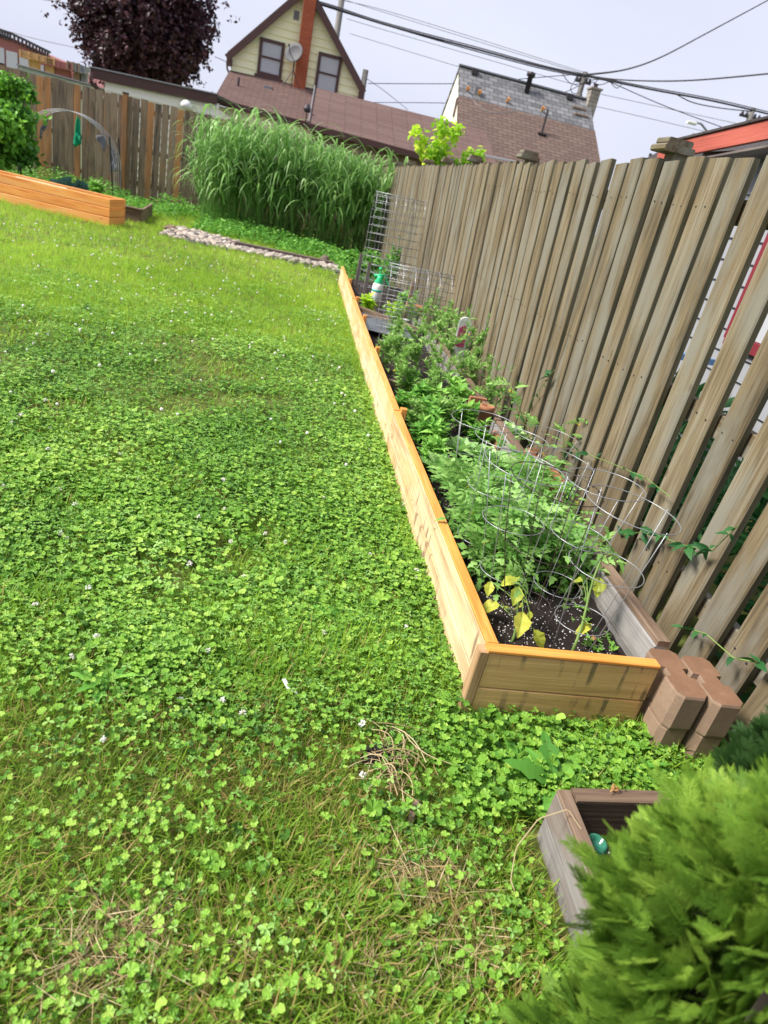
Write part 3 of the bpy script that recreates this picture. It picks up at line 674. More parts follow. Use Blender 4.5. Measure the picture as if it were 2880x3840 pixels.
tl = [((1800, 2170), (1860, 1930), .30, 'tomato plant in front by the pine boards, under the bent ring cage'),
      ((1730, 2080), (1790, 1840), .30, 'tomato plant at the pine boards under the closest cage'),
      ((1740, 2030), (1790, 1830), .22, 'small tomato plant spilling over the pine edge'),
      ((1700, 1920), (1740, 1760), .20, 'tomato plant next to the cabbages at the pine edge'),
      ((1660, 1860), (1700, 1720), .20, 'tomato plant between the front cabbage and the pine edge'), ((1740, 1960), (1790, 1790), .24, 'tomato plant left of the low cage'), ((1900, 1930), (1960, 1720), .26, 'tomato plant beside the broken clay slab'),
      ((1840, 2180), (1930, 1900), .30, 'bushy tomato plant in the middle of the caged row'),
      ((1930, 2120), (2015, 1920), .28, 'tomato plant inside the dark brown cage behind the yellowing plant'),
      ((2050, 2180), (2120, 1970), .25, 'tomato plant at the old timber edging, inside the cage beside the blocks cage'),
      ((1900, 2040), (1990, 1760), .30, 'tomato plant in front of the leaning orange bricks'),
      ((1810, 2010), (1870, 1780), .28, 'tomato plant between the two farther cages'),
      ((2060, 2180), (2140, 1960), .20, 'low tomato plant under the orange clay brick'),
      ((1800, 1880), (1850, 1690), .25, 'tomato plant behind the farthest cabbages'),
      ((2010, 2060), (2090, 1830), .28, 'tomato plant close to the fence with a yellow flower cluster')]
for b, t_, h_, lb in tl:
    B = bp(*b)+NN*.035; q_ = sw(B); B = Y(q_[0], max(q_[1], -.665), .14); plant(B, tp(*t_, B, h_)+NN*.02, lb, 'tomato plant', 'tomato_plant', 'tomato', T_TOM, 62, .148, .05, .0045, tg, 1 if random.random() < .6 else 0, (-.1, .55), 3)
B = bp(2000, 1850); plant(B, tp(1925, 1470, B, .50)+0*U, 'tallest tomato plant with a bare stem and leafy crown in front of the fence', 'tomato plant', 'tomato_plant', 'tomato', T_TOM, 16, .16, .45, .005, tg, 2, (-.2, .4), 2)
B = bp(2085, 1870); plant(B, tp(2110, 1590, B, .38), 'tomato plant with yellow flowers reaching the fence boards', 'tomato plant', 'tomato_plant', 'tomato', T_TOM, 16, .16, .3, .0045, tg, 3, (-.2, .4), 2)
# yellowing plants in front
def yplant(b, t_, h_, lb, leaves, dry=None):
    B = bp(*b, .145); Tt = tp(*t_, B, h_); t = thing('tomato_plant', lb, 'tomato plant', tuple(B), 'yellowing plants at the front of the bed')
    k = np.linspace(0, 1, 8)[:, None]; P = B+(Tt-B)*k; P[:, 0] += .006*np.sin(k[:, 0]*7); g = Geo(); g.tube(P, .0055*(1-.5*k[:, 0]), 7); 
    G2 = Geo(); Bn = (Tt-B)
    for (f, px, py, dz, sz, tipdx, tipdy) in leaves:
        o = B+Bn*f; q = gnd(px, py, o[2]+dz); d = gnd(px+tipdx, py+tipdy, o[2]+dz-.03)-q
        g.tube([o, (o+q)/2+np.array([0, 0, .006]), q], .0018, 5)
        G2.mass(T_BIG[0], q[None], d[None]+np.array([[0, 0, -.012]]), np.array([[random.uniform(-.2, .2), -.35, 1.0]]), np.array([sz*1.05]), rng.uniform(.1, .95, 1))
    g.obj('stem', 'stalk', t, smooth=True); G2.obj('yellow_leaves', 'yleaf', t, label='yellow leaves with green veins')
    g = Geo(); n = 7; g.mass(T_TOM[0], np.repeat(Tt[None], n, 0), rdir(n, .0, .7), rdir(n, .5, 1), rng.uniform(.07, .12, n), rng.uniform(.4, 1, n)); g.obj('top_leaves', 'tomato', t)
    if dry is not None:
        g = Geo(); q = gnd(*dry); n = 4; g.mass(T_BIG[1], np.repeat(q[None], n, 0), rdir(n, -1, -.2), rdir(n), rng.uniform(.02, .04, n), rng.random(n)); g.obj('dry_leaf', 'brownleaf', t)
yplant((1914, 2421), (1970, 2170), .20, 'yellowing tomato plant with large pale yellow leaves at the front of the bed',
       [(.35, 1875, 2270, .02, .078, -80, 5), (.45, 1895, 2280, .03, .05, 5, -52), (.6, 1965, 2275, .0, .055, -45, -5), (.7, 1970, 2260, .02, .042, 40, -30),
        (.75, 1960, 2295, .0, .085, -8, 85), (.4, 2000, 2360, -.01, .072, 45, 62), (.9, 1950, 2160, .0, .07, -80, 25), (.85, 1945, 2200, .01, .065, -15, 60), (.6, 1840, 2180, .03, .05, -10, 50), (.8, 1985, 2290, .0, .03, 8, 50)], (1895, 2408, .13))
yplant((2138, 2461), (2275, 2040), .33, 'tall thin tomato plant with a few yellow leaves beside the cage at the blocks',
       [(.45, 2185, 2180, .03, .06, -55, -10), (.45, 2200, 2170, .03, .03, 8, -30), (.5, 2195, 2200, 0, .035, -30, 0), (.6, 2248, 2165, 0, .075, -5, 65),
        (.3, 2222, 2350, .0, .065, -60, 8), (.32, 2205, 2340, .01, .038, -5, -35), (.6, 2235, 2195, 0, .03, -30, 5)], (2235, 2395, .17))
# cabbages
for (x, y, r, lb) in ((1640, 1790, .15, 'pale green cabbage plant beside the pine boards in front of the divider'), (1720, 1720, .14, 'leafy cabbage plant right in front of the divider board'),
                      (1815, 1760, .16, 'large cabbage plant under the low tomato cage'), (1800, 1920, .15, 'cabbage plant with a broad heart among the tomatoes'), (1900, 1650, .13, 'cabbage plant beside the clay pipe')):
    B = bp(x, y); t = thing('cabbage_plant', lb, 'cabbage', tuple(B), 'cabbages among the tomatoes'); g = Geo()
    n = 15; az = np.arange(n)*2.4; el = np.linspace(.15, 1.25, n); d = np.stack([np.cos(az)*np.cos(el), np.sin(az)*np.cos(el), np.sin(el)], 1)
    pos = B+np.array([0, 0, .03])+d*.01
    g.mass(T_CAB[0], pos, d, np.stack([-np.cos(az)*.3, -np.sin(az)*.3, np.ones(n)], 1), r*np.linspace(1.1, .55, n), rng.random(n)); g.obj('leaves', 'cabb', t)
    g = Geo(); g.tube([B-ZZ*.01, B+ZZ*.04], .008, 6); g.obj('stem', 'stalk', t)
# leafy perennials further along the bed
spots = [(1500, 1500, .26), (1560, 1440, .28), (1630, 1480, .28), (1700, 1500, .24), (1540, 1380, .30), (1610, 1350, .34), (1690, 1370, .34), (1760, 1420, .30), (1490, 1400, .25), (1580, 1290, .30), (1660, 1290, .30), (1740, 1330, .34), (1450, 1330, .22), (1750, 1490, .2), (1450, 1260, .26), (1530, 1240, .28), (1620, 1235, .3), (1690, 1250, .3), (1420, 1400, .22), (1590, 1530, .22), (1660, 1430, .3), (1780, 1560, .3), (1530, 1650, .16), (1660, 1640, .18)]
adj = ['nearest the pine boards', 'with thin upright shoots', 'behind the bare soil patch', 'beside the timber edging', 'with small yellow buds', 'full of toothed leaves', 'in the middle of the thicket', 'against the fence', 'behind the second bed joint', 'in front of the lower wire trellis', 'leaning on the painted picket', 'right of the painted picket', 'next to the grey sheet', 'with pale new leaves', 'at the left end of the grey sheet', 'in front of the grey sheet', 'below the wire mesh', 'at the right foot of the lower trellis', 'at the third pine joint', 'just behind the divider', 'between the picket and the pine boards', 'at the foot of the tall weed', 'low beside the second joint stake', 'low in front of the clay pipe']
for i, (x, y, h_) in enumerate(spots):
    B = bp(x, y, .1); q_ = sw(B); B = Y(q_[0], max(q_[1], -.80), .13); plant(B, B+np.array([random.uniform(-.05, .05), random.uniform(-.05, .05), h_*1.3]), 'leafy green perennial ' + adj[i], 'leafy plant', 'leafy_plant', 'peren', T_OV+T_LAN+T_LAN, 300, .066, .02, .0025, 'leafy perennials in the middle of the bed', 1 if i % 4 == 0 else 0, (.0, .9), 7)
lows = [(1560, 1560), (1640, 1580), (1500, 1600), (1700, 1560), (1590, 1640), (1700, 1620), (1620, 1700), (1760, 1560), (1560, 1700), (1600, 1780)]
lows += [(1560, 1610), (1690, 1520), (1750, 1640), (1520, 1500), (1790, 1700), (1610, 1720)]
for i, (x, y) in enumerate(lows):
    B = bp(x, y, .1); q_ = sw(B); B = Y(q_[0], max(q_[1], -.82), .13); plant(B, B+np.array([0, 0, .17]), 'low seedling with bright leaves ' + ['behind the divider', 'in dark soil near the joint', 'at the pine edge', 'by the timber edging', 'before the divider', 'beside the clay pipe', 'between two cabbages', 'under the tallest tomato', 'touching the top edge board', 'near the first cabbage', 'just before the divider in the middle', 'beyond the divider on the right', 'in front of the broken clay slab', 'beyond the divider at the pine edge', 'at the foot of the timber edging by the pipe', 'between the first and second cabbage'][i], 'seedling', 'seedling', 'mint' if i % 2 else 'weed', T_OV+T_LAN, 120, .09, .0, .0025, 'low seedlings in the bed', 0, (-.1, .7), 7)
# tall weeds by the fence
for i, (x, y, h_, lb) in enumerate(((1800, 1450, .55, 'tall upright weed with narrow leaves in front of the fence'), (1840, 1400, .35, 'shorter narrow leaved weed behind the tall one'), (2000, 1600, .35, 'thin twining weed climbing the fence boards'), (1760, 1380, .5, 'arching weed with pointed leaves next to the picket'))):
    B = Y(sw(bp(x, y, .12))[0], -.12, .05); plant(B, B+np.array([.03, .05, h_+.1]), lb, 'weed', 'tall_weed', 'weed', T_LAN, 50, .10, .05, .0035, 'tall weeds along the fence', 0, (.1, .9), 3)
# far end of the bed: beans and greens
for i, (x, y, h_, mm, lb) in enumerate(((1372, 1190, .24, 'lime', 'bright yellow green bean plant by the near stake'), (1470, 1215, .2, 'lime', 'yellow green bean plant behind the lower trellis'), (1440, 1090, .4, 'weed', 'green leafy clump around the near stake'), (1380, 1060, .45, 'weed', 'green leafy clump around the far stake'), (1340, 1050, .35, 'weed', 'low leafy clump at the far end of the pine bed'), (1430, 1020, .5, 'weed', 'leafy clump under the tall wire trellis'), (1500, 1030, .45, 'weed', 'leafy clump between the trellises and the fence'), (1520, 1180, .3, 'mint', 'small leafy plant inside the lower trellis'), (1300, 1010, .3, 'weed', 'leafy clump beside the flat brown rock'), (1550, 1040, .7, 'vine', 'thin climbing plant on the tall wire trellis'))):
    B = bp(x, y, .08); B = Y(min(sw(B)[0], 9.8), min(max(sw(B)[1], -.93), -.1), .08); plant(B, B+np.array([0, .03, h_]), lb, 'leafy plant', 'leafy_plant', mm, T_OV, 190 if h_ < .6 else 40, .11, .02, .003, 'greens at the far end of the bed', 0, (.0, .8), 8)
# mint at the blocks
B = Y(.30, -.36, .12)
mb = []
t = thing('mint_patch', 'fresh green mint patch creeping beside the concrete blocks', 'herb plant', tuple(B)); g = Geo(); gs = Geo()
for _ in range(26):
    o = Y(random.uniform(.20, .62), random.uniform(-.44, -.33), .12); h_ = random.uniform(.015, .055); mb.append(o); gs.tube([o, o+np.array([random.uniform(-.02, .02), random.uniform(-.02, .02), h_])], .0015, 4)
    for lv in (0.5, 1):
        n = 5; g.mass(T_OV[0], np.repeat((o+ZZ*h_*lv)[None], n, 0), rdir(n, .0, .5), rdir(n, .7, 1), rng.uniform(.014, .026, n), rng.random(n))
gs.tube(sorted(mb, key=lambda p: p[1]), .0016, 4); g.obj('leaves', 'mint', t); gs.obj('creeping_stem', 'stalk', t)
for (s_, w_, lb, mm) in ((.27, -.42, 'small white plant label stuck in the soil by the front board', 'white'), (.42, -.37, 'dark green plant label beside the mint', 'vine')):
    g = Geo(); g.beam(Y(s_, w_, .10), Y(s_+.01, w_, .165), .018, .0015, up=U, bev=.0005); g.obj('plant_label', mm, None, lb, 'plant label')

# vines on the near fence boards
def vine(path, label, n, sz=.06):
    P = np.array([Y(*p) for p in path]); t = thing('climbing_vine', label, 'vine', tuple(P[0]), 'nightshade vines on the fence'); g = Geo(); g.tube(P, .002, 5); g.obj('stem', 'stalk', t)
    idx = np.sort(rng.random(n))*(len(P)-1); i0 = np.minimum(idx.astype(int), len(P)-2); f = (idx-i0)[:, None]; pos = P[i0]*(1-f)+P[i0+1]*f
    d = rdir(n, -.5, .5)+np.array([-.7, -.3, 0]); g = Geo(); g.mass(T_OV[1], pos, d, rdir(n, .2, 1)-NN*.7, sz*rng.uniform(.5, 1.2, n), rng.random(n)); g.obj('leaves', 'vine', t)
vine([(1.05, -.03, .25), (.85, -.05, .38), (.62, -.06, .45), (.45, -.06, .52), (.38, -.07, .66)], 'dark green vine spreading over the near fence boards above the blocks', 26, .065)
vine([(1.9, -.03, .3), (1.6, -.05, .42), (1.25, -.06, .50), (1.0, -.05, .55), (.8, -.05, .56)], 'thin vine with few leaves behind the nearest tomato cages', 14, .05)
vine([(.45, -.04, .2), (.3, -.06, .28), (.15, -.06, .30), (.05, -.05, .36)], 'low vine with wilting leaves just above the concrete blocks', 10, .05)
vine([(2.6, -.03, .1), (2.5, -.05, .4), (2.35, -.05, .6), (2.3, -.05, .66)], 'slender vine on the boards behind the tallest tomato', 10, .06)

# ------------------------------------------------------------------ wire trellises, stakes, sprayer
def trellis(s0, w0, w1, zt, dep, label, nv=6, dzr=.07, zb=.05):
    t = thing('wire_trellis', label, 'trellis', tuple(Y(s0, w0, zb)), 'bent wire mesh trellises in the bed')
    r = dep/2; prof = [(s0, z) for z in np.linspace(zb, zt-r, 8)] + [(s0+r-r*math.cos(a), zt-r+r*math.sin(a)) for a in np.linspace(0, math.pi, 11)[1:]] + [(s0+dep, z) for z in np.linspace(zt-r, zb, 8)[1:]]
    prof = np.array(prof); ln = np.concatenate([[0], np.cumsum(np.linalg.norm(np.diff(prof, axis=0), axis=1))])
    g = Geo(); 
    for w_ in np.linspace(w0, w1-.03, nv): g.tube([Y(s, w_, z) for s, z in prof], .0030, 5)
    for q in np.arange(.02, ln[-1], dzr):
        s = np.interp(q, ln, prof[:, 0]); z = np.interp(q, ln, prof[:, 1]); g.tube([Y(s-.003, w0-.01, z), Y(s-.003, w1, z)], .0024, 4)
    g.obj('wire_mesh', 'galv', t, smooth=True)
trellis(7.2, -.79, -.17, 1.33, .42, 'tall bent wire mesh trellis at the far end of the bed', 6, .09)
trellis(4.75, -.77, -.17, .80, .42, 'lower bent wire mesh trellis in front of the tall one', 6, .075)
for (s, w_, z, lb) in ((8.0, -.79, .55, 'farther grey brown wooden stake in the bed'), (6.95, -.76, .56, 'nearer grey brown wooden stake beside the spray bottle')):
    g = Geo(); g.beam(Y(s, w_, .0), Y(s+.02, w_+.005, z), .045, .02, up=U); g.obj('wooden_stake', 'stake', None, lb, 'stake', 'wooden stakes at the far end of the bed')
def sprayer():
    c = Y(6.7, -.64, .17); t = thing('spray_bottle', 'white pump spray bottle with green top beside the wooden stake', 'spray bottle', tuple(c))
    g = Geo(); g.lathe([(.035, 0), (.06, .01), (.066, .03), (.066, .17), (.06, .20), (.05, .215)], c, 18); g.obj('bottle', 'white', t, smooth=True)
    g = Geo(); g.lathe([(.0668, .12), (.0668, .145)], c, 18); g.lathe([(.0668, .05), (.0668, .055)], c, 18); g.obj('label', 'label', t, smooth=True)
    g = Geo(); g.lathe([(.05, .214), (.052, .225), (.034, .275), (.03, .30)], c, 14)
    g.beam(c+ZZ*.29-NN*.07, c+ZZ*.315+NN*.06, .03, .028, m=0, bev=.008); g.obj('pump_head', 'greenplastic', t, smooth=True)
    g = Geo(); g.beam(c+ZZ*.31+NN*.055, c+ZZ*.215+NN*.115, .02, .018, m=0, bev=.006); g.obj('trigger', 'greenplastic', t)
    g = Geo(); g.tube([c+ZZ*.30-NN*.005, c+ZZ*.36-NN*.008], .006, 8); g.lathe([(.012, .36), (.018, .365), (.018, .385), (.008, .39)], c-NN*.008, 12); g.obj('plunger', 'greenplastic', t, smooth=True)
sprayer()
def picket():
    c = Y(4.3, -.12, .1); t = thing('painted_picket', 'white round topped picket with a magenta painted patch', 'garden ornament', tuple(c))
    pr = [(-.055, 0), (.055, 0), (.055, .40)] + [(.055*math.cos(a), .40+.055*math.sin(a)) for a in np.linspace(.2, math.pi-.2, 8)] + [(-.055, .40)]
    g = Geo(); g.prism([c+NN*(-a)*1.0+ZZ*z for a, z in pr], U*.03); g.obj('board', 'white', t)
    g = Geo(); g.prism([c-U*.004+NN*a+ZZ*z for a, z in [(-.045, .2), (.03, .2), (.035, .33), (0, .39), (-.045, .36)]], U*.003); g.obj('painted_patch', 'pink', t)
picket()
g = Geo(); 
for i in range(5):
    for j in range(4):
        pass
nn = 16; a, b = np.meshgrid(np.linspace(4.9, 5.75, nn), np.linspace(-.88, -.42, nn), indexing='ij'); Z = .16+.03*vnoise(a, b, 12, 7)
V = P0+a[..., None]*U+b[..., None]*NN+Z[..., None]*ZZ; i, j = np.meshgrid(np.arange(nn-1), np.arange(nn-1), indexing='ij'); q = (i*nn+j).ravel()
g.add(V.reshape(-1, 3), np.stack([q, q+1, q+1+nn, q+nn], 1)); g.obj('plastic_sheet', 'slate', None, 'crumpled dark grey sheet lying on the soil under the lower trellis', 'sheet', smooth=True)
for (s, w_, lb) in ((5.6, -.42, 'white plastic cup on the soil inside the lower trellis'), (6.4, -.22, 'white cup lid near the fence behind the lower trellis')):
    g = Geo(); g.lathe([(.028, 0), (.038, .09), (.040, .09), (.040, .096), (.034, .096), (.026, .02)], Y(s, w_, .13), 14); g.obj('plastic_cup', 'white', None, lb, 'cup', smooth=True)
for (s, w_, z, lb) in ((5.75, -.52, .13, 'brown stone lying on the dark grey sheet'), (5.3, -.30, .12, 'brown stone between the plants and the sheet')):
    g = Geo(); rock(g, Y(s, w_, z+.03), (.06, .05, .035)); g.obj('stone', 'brick_edge', None, lb, 'stone', smooth=True)
g = Geo(); g.box(Y(6.2, -.25, .22), (.12, .2, .16), bev=.01); g.obj('clay_brick', 'terracotta', None, 'orange clay brick stack at the fence behind the lower trellis', 'brick')
g = Geo(); g.beam(Y(6.0, -.36, .05), Y(6.05, -.34, .55), .05, .05, up=U); g.obj('wooden_stake', 'old_brown', None, 'short brown post behind the lower wire trellis', 'post')
# ================================================================== FAR END OF THE LAWN
def reeds(w0, w1, s0, s1, hgt, label, nst):
    t = thing('ornamental_grass', label, 'ornamental grass', tuple(Y((s0+s1)/2, (w0+w1)/2, 0)), 'tall ornamental grass clumps by the back fence')
    g = Geo(); n = nst; cw = rng.uniform(w0, w1, n); cs = rng.uniform(s0, s1, n); H = hgt*rng.uniform(.55, 1.0, n)
    base = P0+cs[:, None]*U+cw[:, None]*NN; ln_ = rng.normal(0, .12, (n, 3)); ln_[:, 2] = 0; ln_ += -U*.1
    gs = Geo()
    Ts = (ribbon(1, .05, .006, .3),)
    top = base+ln_*H[:, None]; top[:, 2] = H*.72
    gs.mass(Ts[0], base, top-base, rdir(n), np.stack([np.linalg.norm(top-base, axis=1)]*3, 1)*np.array([1, 1.3, 1]), rng.uniform(0, .4, n)); gs.obj('stems', 'misc', t)
    Tb = [ribbon(8, b, .024, .93) for b in (1.7, 2.3, 2.8)]
    for k in range(7):
        f = rng.uniform(.35, 1.0, n); pos = base+(top-base)*f[:, None]; az = rng.uniform(0, 6.28, n); el = rng.uniform(1.1, 1.5, n)
        d = np.stack([np.cos(az)*np.cos(el), np.sin(az)*np.cos(el), np.sin(el)], 1); h_ = np.stack([np.cos(az), np.sin(az), 0*az], 1)
        up = unit(np.array([0, 0, 1.])*np.cos(el)[:, None]-h_*np.sin(el)[:, None])     # blade arches outward and down
        up = -up; up = np.where((up[:, 2:3] > 0), up, -up)
        g.mass(Tb[k % 3], pos, d, up, np.stack([rng.uniform(.4, 1.0, n)]*3, 1), np.clip(rng.normal(.55, .28, n), 0, 1))
    g.obj('blades', 'misc', t)
reeds(-3.65, -2.95, 13.2, 14.5, 2.65, 'leftmost clump of tall arching ornamental grass, overlapping the brown fence', 150)
reeds(-2.95, -1.65, 13.2, 14.5, 2.75, 'middle clump of tall arching ornamental grass in front of the back fence', 230)
reeds(-1.5, -.15, 13.0, 14.4, 2.6, 'rightmost clump of tall arching ornamental grass in the fence corner', 230)

# stone strip with brick edging
gA, gB = np.array(sw(gnd(600, 886))[:2]), np.array(sw(gnd(1285, 1022))[:2])
def sline(k, off=0): p = gA+(gB-gA)*k; return Y(p[0]+off, p[1])
g = Geo()
n = 1000
for i in range(n):
    k = random.random(); wd = 1.6-1.5*k; o = random.uniform(-.02, wd) if k < .38 else random.uniform(-.08, .34)
    c = sline(k, o); r = random.uniform(.03, .068); rock(g, c+ZZ*(r*.35+random.uniform(0, .02)), (r, r*random.uniform(.7, 1), r*.65), 0, random.random(), 1)
g.obj('river_stones', 'stone', kind='stuff', smooth=True)
g = Geo(); g.beam(sline(.0, .35)+ZZ*.008, sline(1, .15)+ZZ*.008, .7, .012); g.obj('stone_bed_ground', 'slate', kind='structure')
for i in range(13):
    k = .40+i*.044; g = Geo(); c = sline(k, .62-.24*k); g.box(c+ZZ*.05, (.125, .10, .09), (unit(sline(1)-sline(0)), U, ZZ), bev=.008)
    g.obj('edging_brick', 'brick_edge', None, 'brown edging brick of the stone strip, ' + ['first', 'second', 'third', 'fourth', 'fifth', 'sixth', 'seventh', 'eighth', 'ninth', 'tenth', 'eleventh', 'twelfth', 'thirteenth'][i] + ' from the left', 'brick', 'brown edging bricks along the stone strip')
g = Geo(); g.box(sline(.345, .80)+ZZ*.04, (.3, .22, .06), bev=.01); g.obj('flat_paver', 'brick_edge', None, 'flat grey brown paver at the left end of the edging bricks', 'paver')
g = Geo(); g.box(sline(-.03, 1.25)+ZZ*.02, (.55, .14, .04), bev=.01); g.obj('flat_board', 'old_brown', None, 'flat brown board at the left end of the stone strip', 'board')
g = Geo(); rock(g, sline(1.0, .35)+ZZ*.04, (.16, .12, .07)); g.obj('flat_rock', 'brick_edge', None, 'flat brown rock at the right end of the stone strip', 'rock', smooth=True)
g = Geo(); rock(g, sline(.9, .75)+ZZ*.05, (.09, .08, .08)); g.obj('flat_rock', 'brick_edge', None, 'round brown rock in the green behind the edging bricks', 'rock', smooth=True)
# ground cover in front of the reeds and along the back fence
g = Geo()
def cover(n, s0, s1, w0, w1, h_, sz):
    s = rng.uniform(s0, s1, n); w_ = rng.uniform(w0, w1, n); pos = P0+s[:, None]*U+w_[:, None]*NN+(rng.random(n)*h_*(.4+vnoise(s, w_, 20, 3)))[:, None]*ZZ
    d = rdir(n, -.1, .6); g.mass(T_OV[0], pos, d, rdir(n, .3, 1), rng.uniform(.6, 1.1, n)*sz, rng.random(n))
cover(5200, 11.6, 13.4, -3.5, -.9, .22, .07); cover(3500, 13.4, 15.1, -4.6, 0, .35, .08); cover(1800, 11.2, 12.6, -2.0, -.8, .15, .06)
cover(3200, 12.7, 15.1, -5.6, -4.0, .16, .06); cover(3000, 13.9, 15.1, -9, -5.3, .28, .07); cover(1200, 9, 11.5, -.95, -.2, .35, .08)
g.obj('ground_cover', 'weed', kind='stuff')

# orange stained planter bed at left
def orange_bed():
    t = thing('raised_bed', 'long orange stained raised planter at the left side of the lawn', 'raised bed', tuple(Y(10, -5, 0)))
    a = np.array([9.93, -4.46]); dirw = np.array([.23, -1.0])/math.hypot(.23, 1); perp = np.array([1, .23])/math.hypot(.23, 1)
    def Q(l, o, z=0): p = a+dirw*l+perp*o; return Y(p[0], p[1], z)
    Lg = 5.2; wd = .46
    for lay in range(3):
        z = .065+lay*.132
        for o, nm in ((0, 'front_board'), (wd, 'back_board')):
            g = Geo(); g.beam(Q(-.0, o+.004*lay, z), Q(Lg, o+.004*lay, z), .04, .124, rnd=(1., .1, .45)[lay], bev=.004); g.obj(nm, 'orange_bed', t)
        for l in (.022, Lg-.02):
            g = Geo(); g.beam(Q(l-.001*lay, .022, z), Q(l-.001*lay, wd-.022, z), .04, .124, rnd=(.9, .2, .4)[lay]); g.obj('end_board', 'orange_bed', t)
    g = Geo(); g.beam(Q(.7, .065, .385), Q(1.5, .065, .385), .08, .02); g.obj('inner_ledge', 'pine', t)
    g = Geo(); g.beam(Q(.05, wd/2, .25), Q(Lg-.04, wd/2, .25), wd-.06, .02); g.obj('planter_soil', 'soil', t)
orange_bed()
g = Geo()
for z in (.06,):
    g.beam(Y(11.0, -4.25, .12), Y(11.3, -6.2, .12), .04, .22); g.beam(Y(11.0, -4.24, .12), Y(12.6, -4.4, .12), .04, .22); g.beam(Y(10.98, -4.22, .24), Y(11.28, -6.2, .24), .10, .02)
g.obj('low_planter', 'old_brown', None, 'low dark brown timber planter behind the orange bed', 'planter')
for (x, y, lb) in ((235, 690, 'blue green cabbage on the left behind the orange bed'), (262, 702, 'blue green cabbage in the middle behind the orange bed'), (300, 715, 'blue green cabbage on the right behind the orange bed')):
    c = gnd(x, y+50, .2); c = Y(12.6, PS(x, y+25, 12.6)[1], .10); n = 22; g = Geo(); d = rdir(n, .1, 1); g.mass(T_CAB[0], np.repeat(c[None], n, 0), d, rdir(n, .4, 1), rng.uniform(.2, .32, n), rng.random(n)); g.obj('cabbage_plant', 'bluecabb', None, lb, 'cabbage', 'blue green cabbages by the orange bed')
c = Y(12.3, PS(365, 735, 12.3)[1], .1); plant(c, c+ZZ*.30, 'bright green bushy vegetable plant under the wire arch', 'leafy plant', 'leafy_plant', 'mint', T_OV, 420, .14, .0, .012, None, 0, (-.2, .7), 14)
# wire arch with cloths
def arch():
    L0, R0 = np.array(PS(97, 666, 14.6)), np.array(PS(443, 750, 14.6)); cx = (L0[1]+R0[1])/2; hw = (R0[1]-L0[1])/2
    ztop = PS(211, 404, 14.6)[2]; t = thing('wire_arch', 'grey wire arch trellis on black stakes in front of the brown fence', 'trellis', tuple(Y(14.6, cx, 0)))
    prof = []
    z0 = ztop-hw*.95
    for a in np.linspace(0, math.pi, 25): prof.append((cx-hw*math.cos(a), z0+hw*.95*math.sin(a)))
    g = Geo(); ss = np.linspace(14.25, 14.75, 4)
    for s in ss: g.tube([Y(s, a, z) for a, z in prof], .0065, 4)
    for a, z in prof[::2]: g.tube([Y(ss[0], a, z), Y(ss[-1], a, z)], .003, 4)
    for wl, sg in ((cx-hw, -1), (cx+hw, 1)):
        for s in ss: g.tube([Y(s, wl, z0), Y(s, wl+sg*.01, z0-.5)], .004, 4)
    g.obj('wire_mesh', 'archwire', t)
    for wl in (cx-hw, cx+hw):
        for s in (14.2, 14.9):
            g = Geo(); g.tube([Y(s, wl, 0), Y(s, wl+(.04 if wl < cx else -.10), 1.15)], .016, 6); g.obj('stake', 'black', t)
    return cx, hw, z0, ztop
acx, ahw, az0, azt = arch()
def cloth(pts, s, label, m):
    """draped hanging cloth, outline in photo px at depth s"""
    g = Geo(); P = [PS(x, y, s) for x, y in pts]; k = len(P); cxm = np.mean([p[1] for p in P]); czm = np.mean([p[2] for p in P])
    V = []; F = []; rings = [1, .66, .33]
    for r in rings:
        for i, p in enumerate(P): V.append(Y(s+.035*math.sin(i*2.2+r*4), cxm+(p[1]-cxm)*r, czm+(p[2]-czm)*r))
    V.append(Y(s, cxm, czm)); c = len(V)-1
    for q in range(2):
        for i in range(k): F.append((q*k+i, q*k+(i+1) % k, (q+1)*k+(i+1) % k, (q+1)*k+i))
    for i in range(k): F.append((2*k+i, 2*k+(i+1) % k, c))
    o = g.add(V, F); o = g.obj('hanging_cloth', m, None, label, 'cloth', 'cloths hanging on the wire arch', smooth=True)
    md = o.modifiers.new('thickness', 'SOLIDIFY'); md.thickness = .008
cloth([(291, 430), (301, 450), (300, 480), (306, 510), (305, 540), (292, 545), (281, 555), (275, 535), (279, 500), (285, 460)], 14.5, 'green cloth hanging from the top of the wire arch', 'green')
cloth([(176, 440), (182, 445), (172, 480), (158, 500), (156, 525), (147, 520), (153, 480), (165, 460)], 14.5, 'grey cloth hanging on the left side of the wire arch', 'greycloth')
cloth([(362, 508), (392, 506), (397, 530), (393, 573), (385, 560), (377, 535), (366, 530)], 14.45, 'grey cloth knotted on the right shoulder of the wire arch', 'greycloth')
cloth([(418, 555), (428, 560), (434, 590), (442, 620), (440, 640), (432, 645), (424, 640), (412, 642), (414, 600)], 14.45, 'grey cloth hanging low on the right leg of the wire arch', 'greycloth')

